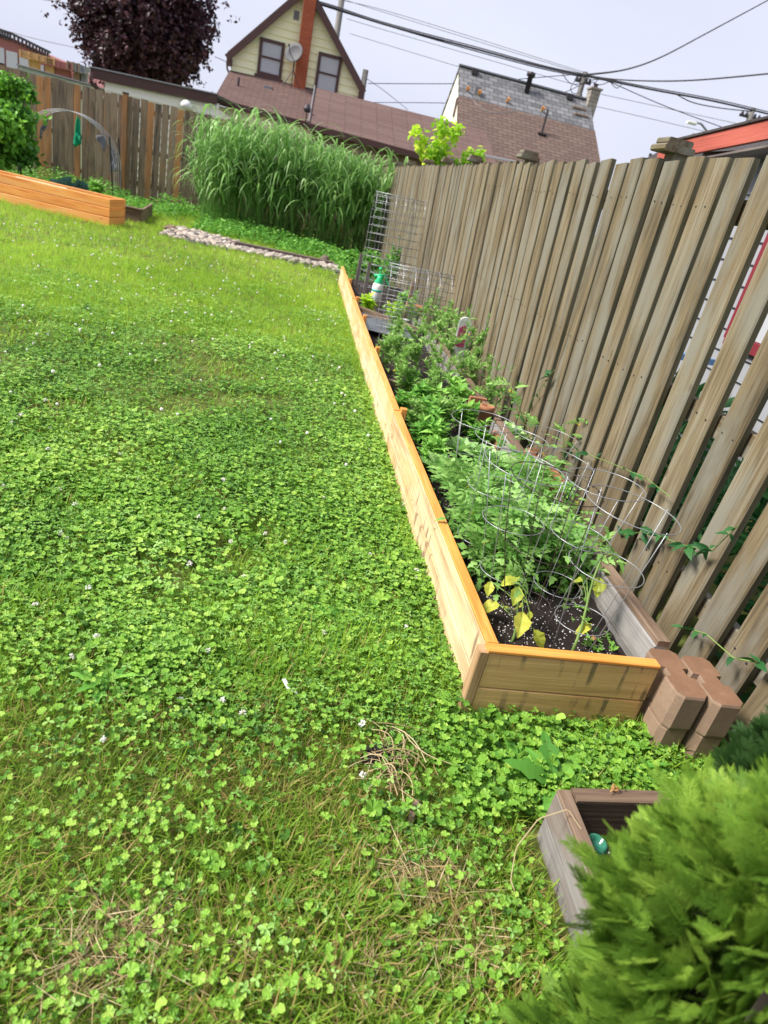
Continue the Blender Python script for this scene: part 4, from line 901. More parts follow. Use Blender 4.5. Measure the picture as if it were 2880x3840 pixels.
# ------------------------------------------------------------------ trees and shrubs
def tree(name, label, cat, base, cc, cr, n, ls, lm, T, trunk_r=.2, limbs=14, group=None, clumps=60, hollow=.55, cone=0):
    t = thing(name, label, cat, tuple(base), group); base = np.array(base, float); cc = np.array(cc, float); cr = np.array(cr, float)
    g = Geo(); k = np.linspace(0, 1, 7); topp = cc+np.array([0, 0, cr[2]*.5]); P = base+(topp-base)*k[:, None]; P[1:-1] += rng.normal(0, trunk_r*.2, (5, 3)); g.tube(P, trunk_r*(1-.8*k), 8); g.obj('trunk', 'bark', t, smooth=True)
    g = Geo(); ce = cc+unit(rdir(clumps))*cr*(rng.uniform(hollow, 1.0, clumps)**.6)[:, None]*.88
    if cone: ce[:, :2] = cc[:2]+(ce[:, :2]-cc[:2])*np.clip(1.15-.8*(ce[:, 2:3]-cc[2]+cr[2])/(2*cr[2]), .15, 1.2)
    for i in range(limbs):
        c = ce[i*(clumps//limbs)]; z = random.uniform(.25, .9); o = base+(topp-base)*z; g.tube([o, (o+c)/2+np.array([0, 0, .08*cr[2]]), c], np.array([trunk_r*.35*(1.1-z), trunk_r*.2*(1.1-z), .01]), 5)
    g.obj('branches', 'bark', t)
    g = Geo(); per = n//clumps; cs = rng.uniform(.13, .27, clumps)
    pos = np.repeat(ce, per, 0)+rng.normal(0, 1, (per*clumps, 3))*np.repeat(cs, per)[:, None]*cr*np.array([.75, .75, .55]); m = len(pos)
    rnd = np.clip(np.repeat(rng.uniform(.15, .85, clumps), per)+rng.normal(0, .22, m), 0, 1)
    out = unit(pos-cc); d = rdir(m)+out*.5; d[:, 2] -= .25; up = rdir(m)+np.array([0, 0, 1.0])+out*.6
    for q in range(len(T)):
        mk = np.arange(m) % len(T) == q; g.mass(T[q], pos[mk], d[mk], up[mk], ls*rng.uniform(.6, 1.2, mk.sum()), rnd[mk])
    g.obj('crown', lm, t); return t
c = at_ = EYEP+ray(590, 90)*28/ray(590, 90)[1]
tree('purple_maple', 'large dark purple leaved tree behind the cream garage', 'tree', (c[0]+.3, 28, 0), c+np.array([-.5, 0, .6]), (2.2, 2.2, 3.2), 17000, .25, 'purple', T_TREE, .3, 16, None, 120, .45)
# green shrub at left edge
c = Y(12.6, PS(20, 480, 12.6)[1]-.3, 0)
tree('green_shrub', 'large green leafy shrub at the left edge in front of the brown fence', 'shrub', c, c+ZZ*.95, (.72, .8, .92), 5200, .19, 'shrub', T_TREE, .05, 10, None, 60, .3)
c = Y(12.5, PS(60, 235, 12.5)[1], 1.3); tree('green_shrub', 'thin shrub tips rising above the left end of the brown fence', 'shrub', Y(12.6, sw(c)[1], 0), c+ZZ*.2, (.28, .25, .4), 130, .13, 'shrub', T_TREE, .02, 4, None, 10, .1)
# young maple behind the right fence
def sapling():
    S = 11.2; b = PS(1640, 640, S); base = Y(S, b[1], 0); t = thing('maple_sapling', 'young lime green maple rising behind the weathered fence', 'tree', tuple(base)); g = Geo(); gl = Geo()
    br = [[(1648, 640), (1640, 560), (1655, 470)], [(1640, 620), (1590, 560), (1560, 480)], [(1650, 620), (1690, 540), (1720, 480)], [(1645, 640), (1620, 590), (1600, 610)], [(1660, 640), (1740, 610), (1790, 580)], [(1655, 640), (1770, 625), (1810, 600)]]
    for B_ in br:
        P = [base+ZZ*.3] + [Y(S+random.uniform(-.12, .12), *WZ(x, y, S)) for x, y in B_]; P[-1] = P[-1]
        g.tube(P, np.linspace(.012, .003, len(P)), 5); n = 34
        idx = rng.uniform(1.15, len(P)-1.001, n); i0 = idx.astype(int); f = (idx-i0)[:, None]; Pa = np.array(P); pos = Pa[i0]*(1-f)+Pa[i0+1]*f+rng.normal(0, .05, (n, 3))
        d = rdir(n, -.9, .1); gl.mass(T_TREE[0], pos, d, rdir(n, .2, 1), rng.uniform(.10, .17, n), rng.random(n))
    g.obj('trunk', 'stalk', t); gl.obj('crown', 'lime', t)
sapling()
# cedars, lower right
def cedar(base, H, r, n, ls, label, m, lean=(0, 0)):
    t = thing('cedar_shrub', label, 'shrub', tuple(base)); base = np.array(base, float); g = Geo(); g.tube([base-ZZ*.02, base+ZZ*H*.5+np.array([*lean, 0])*.5, base+ZZ*H*.93+np.array([*lean, 0])], np.array([.03, .02, .004]), 7); g.obj('trunk', 'bark', t)
    g = Geo(); z = rng.uniform(.02, 1, n)**.85; rad = r*np.sqrt(np.clip(1-z**3.0, 0, 1))*rng.uniform(.55, 1.0, n)**.5*(1+.22*np.sin(7*z+3*rng.random()))
    az = rng.uniform(0, 6.28, n); rad = rad*(.66+.5*vnoise(az*1.9, z*6, 31, 1.3)+.12*vnoise(az*5, z*14, 32, 1.3)); pos = base+np.stack([rad*np.cos(az)+lean[0]*z, rad*np.sin(az)+lean[1]*z, H*z*.94], 1)
    d = np.stack([np.cos(az), np.sin(az), rng.uniform(.2, 1.1, n)], 1)+rng.normal(0, .3, (n, 3)); up = np.stack([-np.sin(az), np.cos(az), rng.uniform(-.6, .6, n)], 1)+rng.normal(0, .4, (n, 3))
    for q in range(3):
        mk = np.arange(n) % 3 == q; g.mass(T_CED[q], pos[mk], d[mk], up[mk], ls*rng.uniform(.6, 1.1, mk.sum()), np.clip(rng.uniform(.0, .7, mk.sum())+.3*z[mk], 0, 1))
    g.obj('sprays', m, t)
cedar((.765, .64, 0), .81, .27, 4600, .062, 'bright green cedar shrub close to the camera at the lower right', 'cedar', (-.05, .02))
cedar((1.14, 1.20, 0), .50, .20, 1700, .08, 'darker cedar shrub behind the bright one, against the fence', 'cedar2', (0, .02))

# ================================================================== BUILDINGS BEYOND THE FENCES
def P3(x, y, s): return Y(s, *WZ(x, y, s))
def lap_wall(g, outline, s, m=0, lap=.2):
    """horizontal lap siding inside a polygon outline [(w,z)], one slanted board per course"""
    ws = [p[0] for p in outline]; zs = [p[1] for p in outline]; z = min(zs)
    def span(zz):
        xs = []
        for i in range(len(outline)):
            (a, b), (c_, d_) = outline[i], outline[(i+1) % len(outline)]
            if (b <= zz) != (d_ <= zz): xs.append(a+(zz-b)/(d_-b)*(c_-a))
        return (min(xs), max(xs)) if len(xs) > 1 else None
    while z < max(zs)-.02:
        z1 = min(z+lap, max(zs)-.001); a = span(z+.001); b = span(z1-.001) or (sum(a)/2, sum(a)/2)
        if a:
            V = [Y(s-.03, a[0], z), Y(s-.03, a[1], z), Y(s-.002, b[1], z1), Y(s-.002, b[0], z1), Y(s+.0, a[0], z), Y(s+.0, a[1], z)]
            g.add(V, [(0, 1, 2, 3), (4, 5, 1, 0)], m)
        z = z1
def box3(g, s0, s1, w0, w1, z0, z1, m=0, bev=.005): g.box(Y((s0+s1)/2, (w0+w1)/2, (z0+z1)/2), (s1-s0, w1-w0, z1-z0), m=m, bev=bev)
def roofplane(g, a, b, c_, d_, th, m=0):
    """slab a-b (ridge) c-d (eave); bc.x runs along the ridge, bc.y up the slope"""
    P = np.array([a, b, c_, d_]); X = unit(P[1]-P[0]); Nn = unit(np.cross(X, P[3]-P[0])); Nn = Nn if Nn[2] > 0 else -Nn; S_ = np.cross(Nn, X)
    V = np.concatenate([P, P-Nn*th]); B = np.stack([(V-P[0])@X, (V-P[0])@S_, (V-P[0])@Nn], 1)
    g.add(V, [(0, 1, 2, 3), (7, 6, 5, 4), (0, 4, 5, 1), (1, 5, 6, 2), (2, 6, 7, 3), (3, 7, 4, 0)], m, B)
def window(t, s, w0, w1, z0, z1, fm='trim', pm='glass', fr=.09):
    g = Geo(); 
    for (a, b, c_, d_) in ((w0, w0+fr, z0, z1), (w1-fr, w1, z0, z1), (w0+fr, w1-fr, z1-fr, z1), (w0+fr, w1-fr, z0, z0+fr), (w0+fr, w1-fr, (z0+z1)/2-.02, (z0+z1)/2+.03)): box3(g, s-.09, s-.01, a, b, c_, d_)
    f = g.obj('window', fm, t); g = Geo(); box3(g, s-.05, s-.035, w0+fr, w1-fr, z0+fr, z1-fr); g.obj('pane', pm, f)
def yellow_house():
    S = 24.0; t = thing('yellow_house', 'pale yellow gabled house with dark brown trim and a red brick chimney', 'house', tuple(Y(S, -2.4, 0)))
    wl, wr, pk = -4.50, -.42, -2.44; ze, zp = 4.05, 6.2
    g = Geo(); lap_wall(g, [(wl, 0), (wr, 0), (wr, ze), (pk, zp), (wl, ze)], S, 0, .21); box3(g, S+.002, S+7.9, wl, wr, 0, ze)
    g.prism([Y(S+.02, wl, ze-.3), Y(S+.02, wr, ze-.3), Y(S+.02, wr, ze), Y(S+.02, pk, zp-.02), Y(S+.02, wl, ze)], U*7.8); g.obj('wall', 'cream', t)
    for sg, we in ((-1, wl-.13), (1, wr+.13)):
        sl = (zp-ze)/(pk-wl); zz = ze-.13*sl
        g = Geo(); roofplane(g, Y(S-.22, pk, zp+.14), Y(S+8, pk, zp+.14), Y(S+8, we, zz+.14), Y(S-.22, we, zz+.14), .10); g.obj('roof', 'roof_dk', t)
        g = Geo(); g.beam(Y(S-.24, pk, zp-.02), Y(S-.24, we, zz-.02), .04, .19); g.obj('bargeboard', 'trim', t)
        g = Geo(); box3(g, S-.25, S+.05, min(we, we-sg*.16), max(we, we-sg*.16), zz-.2, zz+.0); g.tube([Y(S-.1, we, zz-.1), Y(S-.1, we-sg*.03, zz-.3), Y(S-.04, we-sg*.12, zz-.42)], .03, 6); g.obj('gutter_end', 'trim', t)
    window(t, S, -3.70, -2.93, 3.70, 4.68); window(t, S, -1.87, -1.12, 3.62, 4.70)
    g = Geo(); box3(g, S-.12, S-.01, -3.76, -2.87, 3.55, 3.70); g.obj('window_sill', 'trim', t)
    g = Geo(); box3(g, S-.3, S-.03, -2.52, -2.15, 3.5, 7.2, bev=.01)
    g.B[-1] = np.stack([g.V[-1]@NN, g.V[-1][:, 2], g.V[-1]@U], 1)
    g.obj('chimney', 'chimbrick', t)
    g = Geo(); box3(g, S-.045, S-.025, -2.78, -2.62, 5.35, 5.58); 
    for i in range(4): box3(g, S-.06, S-.045, -2.77, -2.63, 5.37+i*.052, 5.39+i*.052)
    g.obj('gable_vent', 'grey', t)
    # lower single storey roof in front
    a, b = Y(S-.06, *WZ(862, 263, S-.06)), Y(S-.06, -.3, 3.72); c_, d_ = Y(21.0, -1.6, 2.42), Y(21.0, -4.55, 2.60)
    g = Geo(); roofplane(g, a, b, Y(21, -.3, 2.52), d_, .12); g.obj('lower_roof', 'roof_br', t)
    g = Geo(); box3(g, 21.1, 23.8, -4.7, -.4, 0, 2.45); g.obj('lower_wall', 'cream', t)
    g = Geo(); g.beam(Y(20.97, -4.56, 2.54), Y(20.97, -.3, 2.46), .05, .16); g.obj('gutter', 'trim', t)
    p = P3(890, 355, 22.6); g = Geo(); g.tube([p-ZZ*.1, p+ZZ*.45], .035, 8); g.box(p-ZZ*.02, (.2, .2, .04)); g.obj('vent_pipe', 'pipe', t)
    p = P3(1005, 332, 23.2); g = Geo(); g.box(p, (.2, .25, .12)); g.obj('roof_vent', 'grey', t)
yellow_house()
def dish():
    S = 23.55; c = P3(1107, 204, S); t = thing('satellite_dish', 'grey satellite dish on a tripod in front of the brick chimney', 'satellite dish', tuple(P3(1107, 335, S)))
    ax = unit(np.array([-.35, -1, .42])); Xx = unit(np.cross(ax, ZZ)); Yy = np.cross(Xx, ax)
    g = Geo(); g.lathe([(.0, 0), (.12, .012), (.22, .045), (.30, .09), (.30, .10), (.21, .057), (.1, .022)], c, 22, ax=(Xx, Yy, ax)); g.obj('reflector', 'dishgrey', t, smooth=True)
    g = Geo(); b = P3(1100, 300, S); g.tube([c-ZZ*.05, c-ZZ*.45], .02, 6); 
    for q in ((-.3, 0), (.3, 0), (0, .1)): g.tube([c-ZZ*.42, c+NN*q[0]+U*q[1]-ZZ*.95], .013, 5)
    g.obj('mast', 'pipe', t); g = Geo(); g.tube([c-ZZ*.2, c+ax*.35-ZZ*.12, c+ax*.42], .012, 5); g.box(c+ax*.42, (.05, .06, .05)); g.obj('feed_arm', 'pipe', t)
dish()
def brown_garage():
    t = thing('brown_roof_garage', 'low garage with a reddish brown shingle roof between the yellow house and the sapling', 'garage', tuple(Y(20, 1, 0)))
    S1, S0 = 21.5, 18.4; wl, wr = -1.80, 3.4
    g = Geo(); roofplane(g, Y(S1, wl, 3.5), Y(S1, wr, 3.5), Y(S0, wr, 2.30), Y(S0, wl, 2.42), .12); g.obj('roof', 'roof_br2', t)
    g = Geo(); roofplane(g, Y(S1, wl, 3.49), Y(S1, wr, 3.49), Y(S1+3, wr, 2.3), Y(S1+3, wl, 2.3), .12); g.obj('roof', 'roof_br2', t)
    g = Geo(); box3(g, S0+.25, S1+2.8, wl+.1, wr-.1, 0, 2.3); g.prism([Y(S0+.4, wl+.1, 2.28), Y(S1+2.6, wl+.1, 2.28), Y(S1, wl+.1, 3.36)], NN*(wr-wl-.2)); g.obj('wall', 'old_brown', t)
    g = Geo(); g.beam(Y(S0-.03, wl, 2.34), Y(S0-.03, wr, 2.23), .05, .15); g.obj('gutter', 'trim', t)
    g = Geo(); g.beam(Y(S1, wl-.03, 3.5), Y(S0, wl-.03, 2.42), .03, .10); g.obj('roof_edge', 'grey', t)
    p = P3(1150, 425, 19.2); g = Geo(); g.lathe([(.0, 0), (.07, .02), (.1, .1), (.05, .2), (.0, .22)], p-U*.1, 12); g.beam(p, p-ZZ*.25, .03, .03, up=U); g.obj('flood_lamp', 'pipe', t)
brown_garage()
def cream_garage():
    t = thing('cream_garage', 'long cream sided garage with a dark brown fascia behind the brown fence', 'garage', tuple(Y(17.6, -5.4, 0)))
    S = 17.5; a = WZ(373, 291, S); 
    g = Geo(); lap_wall(g, [(-6.55, 0), (-3.95, 0), (-3.95, 2.32), (-6.55, 2.26)], S, 0, .17); box3(g, S+.002, S+3.3, -6.55, -3.95, 0, 2.2); g.obj('wall', 'cream2', t)
    g = Geo(); g.beam(Y(S-.10, -6.85, 2.31), Y(S-.10, -4.0, 2.385), .04, .20); g.obj('fascia', 'trim', t)
    g = Geo(); g.beam(Y(S-.12, -6.88, 2.425), Y(S-.12, -4.0, 2.50), .07, .03); g.obj('drip_edge', 'grey', t)
    g = Geo(); roofplane(g, Y(S+3.4, -6.85, 2.55), Y(S+3.4, -4.0, 2.60), Y(S-.10, -4.0, 2.495), Y(S-.10, -6.85, 2.42), .06); g.obj('roof', 'roof_dk', t)
    g = Geo(); g.tube([Y(S-.3, -6.80, 2.30), Y(S-.28, -6.78, 2.12), Y(S-.15, -6.62, 1.98), Y(S-.08, -6.58, 1.8), Y(S-.08, -6.58, .1)], .045, 8); g.obj('downpipe', 'trim', t, smooth=True)
    p = P3(700, 392, S-.1); g = Geo(); g.lathe([(.0, 0), (.13, .02), (.15, .1), (.08, .18), (0, .2)], p-ZZ*.1, 12); g.obj('wall_lamp', 'white', t, smooth=True)
cream_garage()
def green_shed():
    t = thing('pale_green_shed', 'flat roofed shed with a pale green fascia beyond the left end of the brown fence', 'shed', tuple(Y(18.6, -7.9, 0)))
    S = 18.4; g = Geo(); box3(g, S+.1, S+3, -8.7, -7.0, 0, 1.98); g.obj('wall', 'palegreen', t)
    g = Geo(); g.beam(Y(S, -8.75, 2.07), Y(S, -6.95, 2.00), .05, .15); g.obj('fascia', 'palegreen', t)
    g = Geo(); g.beam(Y(S+1.5, -8.78, 2.165), Y(S+1.5, -6.9, 2.10), 3.2, .03); g.obj('roof', 'grey', t)
    g = Geo(); g.beam(Y(S-.06, -8.55, 1.95), Y(S-.06, -6.98, 1.88), .03, .05)
    for w_ in (-8.35, -8.05, -7.5, -7.2): g.box(Y(S-.06, w_, 1.99), (.04, .06, .08))
    g.obj('sliding_rail', 'black', t)
green_shed()
for i, (x, y, w_, h_, m, lb) in enumerate(((120, 212, .55, .18, 'pine_tan', 'beige crate on the far rooftop at the left'), (182, 228, .5, .17, 'pine_tan', 'beige crate in the middle of the far rooftop'), (283, 252, .35, .2, 'block', 'tan unit on the far rooftop at the right'), (310, 262, .3, .2, 'grey', 'grey unit beside the tan one on the far rooftop'), (230, 245, .8, .18, 'factory', 'low red brick wall behind the rooftop crates'))):
    g = Geo(); a = WZ(x, y, 23); g.box(Y(23, a[0], a[1]), (.4, w_, h_), along=1)
    for q in (-.45, 0, .45): g.box(Y(22.78, a[0]+w_*q, a[1]), (.03, .04, h_*1.1))
    g.box(Y(23.2, a[0], (a[1]-h_/2)/2), (.2, w_*.5, max(.2, a[1]-h_/2)), along=2); g.obj('rooftop_unit', m, None, lb, 'rooftop unit', 'units on the far rooftop')
def factory():
    S = 70; t = thing('factory_building', 'long red and pale industrial building far beyond the fence at the left', 'industrial building', tuple(Y(S, -36, 0)))
    pts = [(-30, 100), (0, 108), (40, 122), (100, 150), (150, 175), (191, 195), (230, 222), (269, 252), (330, 290)]
    Q = [WZ(x, y, S) for x, y in pts]; lo = -1
    g = Geo(); g.prism([Y(S, a, z-.35) for a, z in Q]+[Y(S, Q[-1][0], lo), Y(S, Q[0][0]-12, lo), Y(S, Q[0][0]-12, Q[0][1])], U*15); g.obj('wall', 'factory', t)
    g = Geo()
    for (a0, z0), (a1, z1) in zip(Q[:-1], Q[1:]):
        if a1 < Q[6][0]: 
            g.beam(Y(S-.1, a0, z0-.05), Y(S-.1, a1, z1-.05), .2, .18)
            for k in np.linspace(0, 1, 5)[:-1]: g.box(Y(S-.1, a0+(a1-a0)*k, z0+(z1-z0)*k-.35), (.15, .14, .5))
    g.obj('parapet', 'pipe', t)
    g = Geo(); 
    for i in range(9): 
        a = Q[1][0]-1.2+i*1.05; zt = np.interp(a, [q[0] for q in Q], [q[1] for q in Q])-1.35; g.box(Y(S-.06, a, (zt-1)/2), (.1, .9, zt+1), along=2)
    g.obj('wall_panels', 'factpanel', t)
factory()
def grey_house():
    t = thing('grey_shingle_house', 'tall roofed house with worn grey shingles above newer brown ones', 'house', tuple(Y(23, 5, 0)))
    SR, SE = 25.0, 21.0
    rl, rr = WZ(1728, 249, SR), WZ(2205, 372, SR); zr = 5.47
    # the slope: ridge at SR, eave at SE
    m_l, m_r = PS(1722, 330, 24.15), PS(2217, 447, 24.15)
    e_z = 2.2; fr = .31; zs = zr+(e_z-zr)*fr; ss = SR+(SE-SR)*fr
    wl, wr = rl[0]-.05, rr[0]+.1
    g = Geo(); roofplane(g, Y(SR, wl, zr), Y(SR, wr, zr), Y(ss, wr+.02, zs), Y(ss, wl, zs), .12); g.obj('upper_roof', 'roof_gr', t)
    g = Geo(); roofplane(g, Y(ss, wl-.02, zs+.03), Y(ss, wr+.03, zs+.03), Y(SE, wr+.2, e_z+.03), Y(SE, wl-.1, e_z+.03), .12); g.obj('lower_roof', 'roof_tan', t)
    g = Geo(); roofplane(g, Y(SR, wl, zr), Y(SR, wr, zr), Y(SR+4, wr, e_z), Y(SR+4, wl, e_z), .12); g.obj('back_roof', 'roof_gr', t)
    g = Geo(); g.prism([Y(SE+.3, wl+.03, 0), Y(SR+3.7, wl+.03, 0), Y(SR+3.7, wl+.03, e_z), Y(SR, wl+.03, zr-.16), Y(SE+.3, wl+.03, e_z)], NN*(wr-wl-.25))
    g.obj('wall', 'cream2', t)
    g = Geo(); g.beam(Y(SR-.01, wl-.02, zr+.015), Y(SR-.01, wr, zr+.015), .16, .05); g.obj('ridge_cap', 'grey', t)
    def onroof(x, y):
        d = ray(x, y); a = Y(SR, 0, zr); nn = np.cross(NN, Y(SE, 0, e_z)-a); return EYEP+d*(((a-EYEP)@nn)/(d@nn))
    p = onroof(1975, 345); g = Geo(); g.lathe([(.09, 0), (.09, .55), (.15, .56), (.15, .66), (.1, .68)], p-ZZ*.1, 12); g.obj('vent_pipe', 'pipe', t, smooth=True)
    p = onroof(2030, 505); g = Geo(); g.tube([p-ZZ*.1, p+ZZ*.72], .035, 8); g.box(p+ZZ*.02, (.25, .28, .05)); g.obj('vent_pipe', 'pipe', t)
    for (x, y) in ((1779, 278), (2134, 371)): p = onroof(x, y); g = Geo(); g.box(p+ZZ*.06, (.2, .22, .16)); g.obj('roof_vent', 'pipe', t)
    p = onroof(1788, 352); g = Geo(); g.box(p+ZZ*.05, (.1, .2, .3)); g.obj('roof_vent', 'grey', t)
    for (x, y) in ((1750, 340), (1794, 355), (1900, 382), (2030, 415)):
        p = onroof(x, y); g = Geo(); g.beam(p-U*.02, p-U*.12+ZZ*.12, .05, .04); g.beam(p+NN*.03, p+NN*.08-U*.1+ZZ*.1, .03, .03); g.obj('roof_bracket', 'pine_wet', t)
    for (x, y) in ((2172, 412), (2180, 438)): p = onroof(x, y); g = Geo(); g.box(p+ZZ*.05, (.05, .5, .05)); g.obj('loose_board', 'block', t)
    a = WZ(2212, 385, SR); g = Geo(); box3(g, SR-.3, SR+.1, a[0]-.17, a[0]+.17, zr-.6, zr+.30, bev=.01); box3(g, SR-.34, SR+.14, a[0]-.21, a[0]+.21, zr+.30, zr+.36); g.B = [np.stack([v@NN, v[:, 2], v@U], 1) for v in g.V]; ch = g.obj('chimney', 'chimgrey', t)
    g = Geo(); g.lathe([(.07, 0), (.07, .1), (.09, .1), (.09, .13)], Y(SR-.1, a[0], zr+.36), 10); g.obj('chimney_pot', 'pipe', ch)
    # small gable window on the left end
    p = Y(SR-.9, wl+.10, 4.25); g = Geo(); box3(g, SR-1.05, SR-.75, wl+.0, wl+.05, 3.9, 4.45); g.obj('window', 'trim', t)
    g = Geo(); g.tube([onroof(1750, 345), onroof(1790, 400)+ZZ*.03, onroof(1830, 425)+ZZ*.03, onroof(1880, 428)+ZZ*.03, onroof(1935, 420)+ZZ*.03], .012, 5); g.obj('loose_cable', 'grey', t)
    # low brown lean-to with pale blue gutter
    g = Geo(); g.beam(P3(1815, 583, 18.6), P3(1960, 612, 18.6), .1, .05); g.obj('blue_gutter', 'factpanel', t)
grey_house()
def red_garage():
    t = thing('red_trimmed_garage', 'white sided garage with peeling red fascia right behind the near fence', 'garage', tuple(Y(3, 2.3, 0)))
    w0 = 1.55
    A0, A1 = PS(2473, 576, 5.6), None
    d1 = ray(2473, 576); k = ((Y(0, 1.5)-EYEP)@NN)/(d1@NN); p1 = EYEP+d1*k
    d2 = ray(2880, 488); k = ((Y(0, 1.5)-EYEP)@NN)/(d2@NN); p2 = EYEP+d2*k
    e = unit(p2-p1); p3 = p2+e*1.2; p3 = p2+(p2-p1)*.7
    g = Geo(); g.beam(p1, p3, .03, .13); g.obj('fascia', 'redfascia', t)
    g = Geo(); g.beam(p1+ZZ*.078+NN*.02, p3+ZZ*.078+NN*.02, .10, .022); g.obj('roof_edge', 'roof_dk', t)
    g = Geo(); roofplane(g, p1+NN*3+ZZ*.9, p3+NN*3+ZZ*.9, p3+ZZ*.09, p1+ZZ*.09, .03); g.obj('roof', 'roof_dk', t)
    g = Geo(); q1 = p1+NN*.14-ZZ*.10; q3 = p3+NN*.14-ZZ*.10; g.beam(q1-U*.1, q3, .26, .02); g.obj('soffit', 'stake', t)
    g = Geo(); s1 = sw(p1)[0]-.25; s3 = sw(p3)[0]+.0; z = .0; W_ = 1.78
    s3 = -1.5
    while z < 2.1:
        V = [Y(s1, W_-.02, z), Y(s3, W_-.02, z), Y(s3, W_, z+.16), Y(s1, W_, z+.16), Y(s1, W_, z), Y(s3, W_, z)]; g.add(V, [(0, 1, 2, 3), (4, 5, 1, 0)]); z += .16
    g.box(Y((s1+s3)/2, W_+1.5, 1.05), (s1-s3, 2.98, 2.1)); g.obj('wall', 'siding', t)
    g = Geo()
    for (s0, s2) in ((2.5, 2.42), (3.55, 3.47)): g.box(Y((s0+s2)/2, W_-.04, 1.45), (.09, .04, 1.1), along=2)
    g.box(Y(2.98, W_-.04, 2.0), (1.1, .045, .09)); g.box(Y(2.98, W_-.04, .9), (1.1, .045, .09)); f = g.obj('window', 'crimson', t)
    g = Geo(); g.box(Y(2.98, W_-.03, 1.45), (.97, .02, 1.0)); g.obj('pane', 'glass', f)
red_garage()
# dark roof far beyond
g = Geo(); a = P3(2370, 612, 26); roofplane(g, P3(2600, 500, 28), P3(2900, 520, 28), P3(2950, 640, 24), P3(2380, 615, 24), .2); g.box(P3(2650, 700, 26.5), (2.4, 2.5, .5)); g.tube([P3(2432, 612, 25), P3(2440, 575, 25)], .05, 6)
g.obj('dark_roof_house', 'roof_dk', None, 'dark roof peeking above the fence beside the red fascia', 'house')
g = Geo(); g.beam(Y(3.6, 1.0, .7), Y(2.8, 1.1, .8), .5, .04); g.obj('folded_tarp', 'tarp', None, 'blue tarp seen through the gaps of the near fence', 'tarp')
# weeds between fence and garage
g = Geo(); n = 4200; s = rng.uniform(-1, 9, n); w_ = rng.uniform(.22, 1.0, n); z = rng.random(n)*(.35+.5*vnoise(s, w_, 22, 1.3)); g.mass(T_LAN[0], P0+s[:, None]*U+w_[:, None]*NN+z[:, None]*ZZ, rdir(n, -.2, 1), rdir(n), rng.uniform(.1, .3, n), rng.random(n)); g.obj('weeds_behind_fence', 'vine', kind='stuff')

# ------------------------------------------------------------------ poles and cables
def upole(x, y, s, ztop_px, label, arm=0):
    a = PS(x, y, s); base = Y(s, a[1], 0); t = thing('utility_pole', label, 'utility pole', tuple(base), 'utility poles beyond the fences'); g = Geo(); g.tube([base, Y(s, a[1], a[2])], np.array([.15, .11]), 10); g.obj('pole', 'pole', t, smooth=True)
    if arm:
        g = Geo(); g.beam(Y(s, a[1]-arm, a[2]-.35), Y(s, a[1]+arm, a[2]-.35), .08, .1)
        for q in (-.8, -.4, .4, .8): g.lathe([(.05, 0), (.06, .05), (.03, .12)], Y(s, a[1]+arm*q, a[2]-.3), 8)
        g.obj('crossarm', 'pipe', t)
upole(1290, -60, 30, 0, 'dark utility pole standing behind the right slope of the yellow house')
upole(1372, 262, 30, 0, 'short weathered pole beside the right eave of the yellow house')
upole(2826, 405, 30, 0, 'utility pole rising above the red fascia at the right', .5)
upole(2196, 270, 30, 0, 'utility pole behind the grey house where the cables meet', .35)
def cable(pts, s, label, r=.02, m='cable', s2=None):
    s2 = s if s2 is None else s2; K = len(pts); P = []
    for i, (x, y) in enumerate(pts):
        P.append(P3(x, y, s+(s2-s)*i/(K-1)))
    P = np.array(P); q = np.linspace(0, K-1, 6*K)
    from_ = []; 
    for u_ in q:      # smooth through the points (Catmull-Rom)
        i = min(int(u_), K-2); f = u_-i; p0 = P[max(i-1, 0)]; p1 = P[i]; p2 = P[i+1]; p3 = P[min(i+2, K-1)]
        from_.append(.5*((2*p1)+(-p0+p2)*f+(2*p0-5*p1+4*p2-p3)*f*f+(-p0+3*p1-3*p2+p3)*f**3))
    g = Geo(); g.tube(from_, r, 5); return g.obj('overhead_cable', m, None, label, 'cable', 'overhead cables', smooth=True)
cable([(1130, -5), (1240, 25), (1440, 91), (1800, 188), (2030, 250), (2196, 285), (2440, 335), (2680, 380), (2900, 432)], 28, 'thickest dark cable bundle crossing the whole sky', .034)
cable([(1130, -10), (1240, 18), (1440, 84), (1800, 180), (2030, 244), (2196, 280), (2440, 328), (2680, 372), (2900, 424)], 28.3, 'second strand riding just above the thick cable bundle', .018)
cable([(1180, 12), (1340, 62), (1600, 140), (1850, 210), (2050, 262), (2196, 290)], 28, 'strand hanging just below the thick cable bundle at the left', .018)
cable([(2900, -10), (2655, 122), (2482, 213), (2351, 260), (2196, 281)], 28, 'cable curving up to the upper right corner', .022, s2=16)
cable([(2196, 281), (2300, 297), (2450, 304), (2620, 300), (2900, 275)], 28, 'cable sagging to the right edge below the corner cable', .022, s2=18)
cable([(2240, 300), (2282, 306), (2482, 393), (2710, 478)], 28, 'service cable dropping steeply towards the red fascia', .016)
cable([(2540, 356), (2600, 385), (2700, 405), (2820, 418)], 28.2, 'loop of cable hanging below the bundle near the right pole', .02)
cable([(2225, 347), (2480, 402), (2794, 470)], 40, 'thin faint upper wire right of the grey house', .015, 'grey')
cable([(2225, 397), (2400, 436), (2640, 492)], 40, 'thin faint lower wire right of the grey house', .015, 'grey')
cable([(1380, 313), (1560, 314), (1700, 314)], 28, 'thin level wire left of the grey house', .014); cable([(1905, 302), (2000, 292), (2190, 277)], 27, 'thin wire passing in front of the grey ridge', .014)
cable([(1380, 384), (1560, 385), (1725, 387)], 28, 'lower thin level wire left of the grey house', .012)
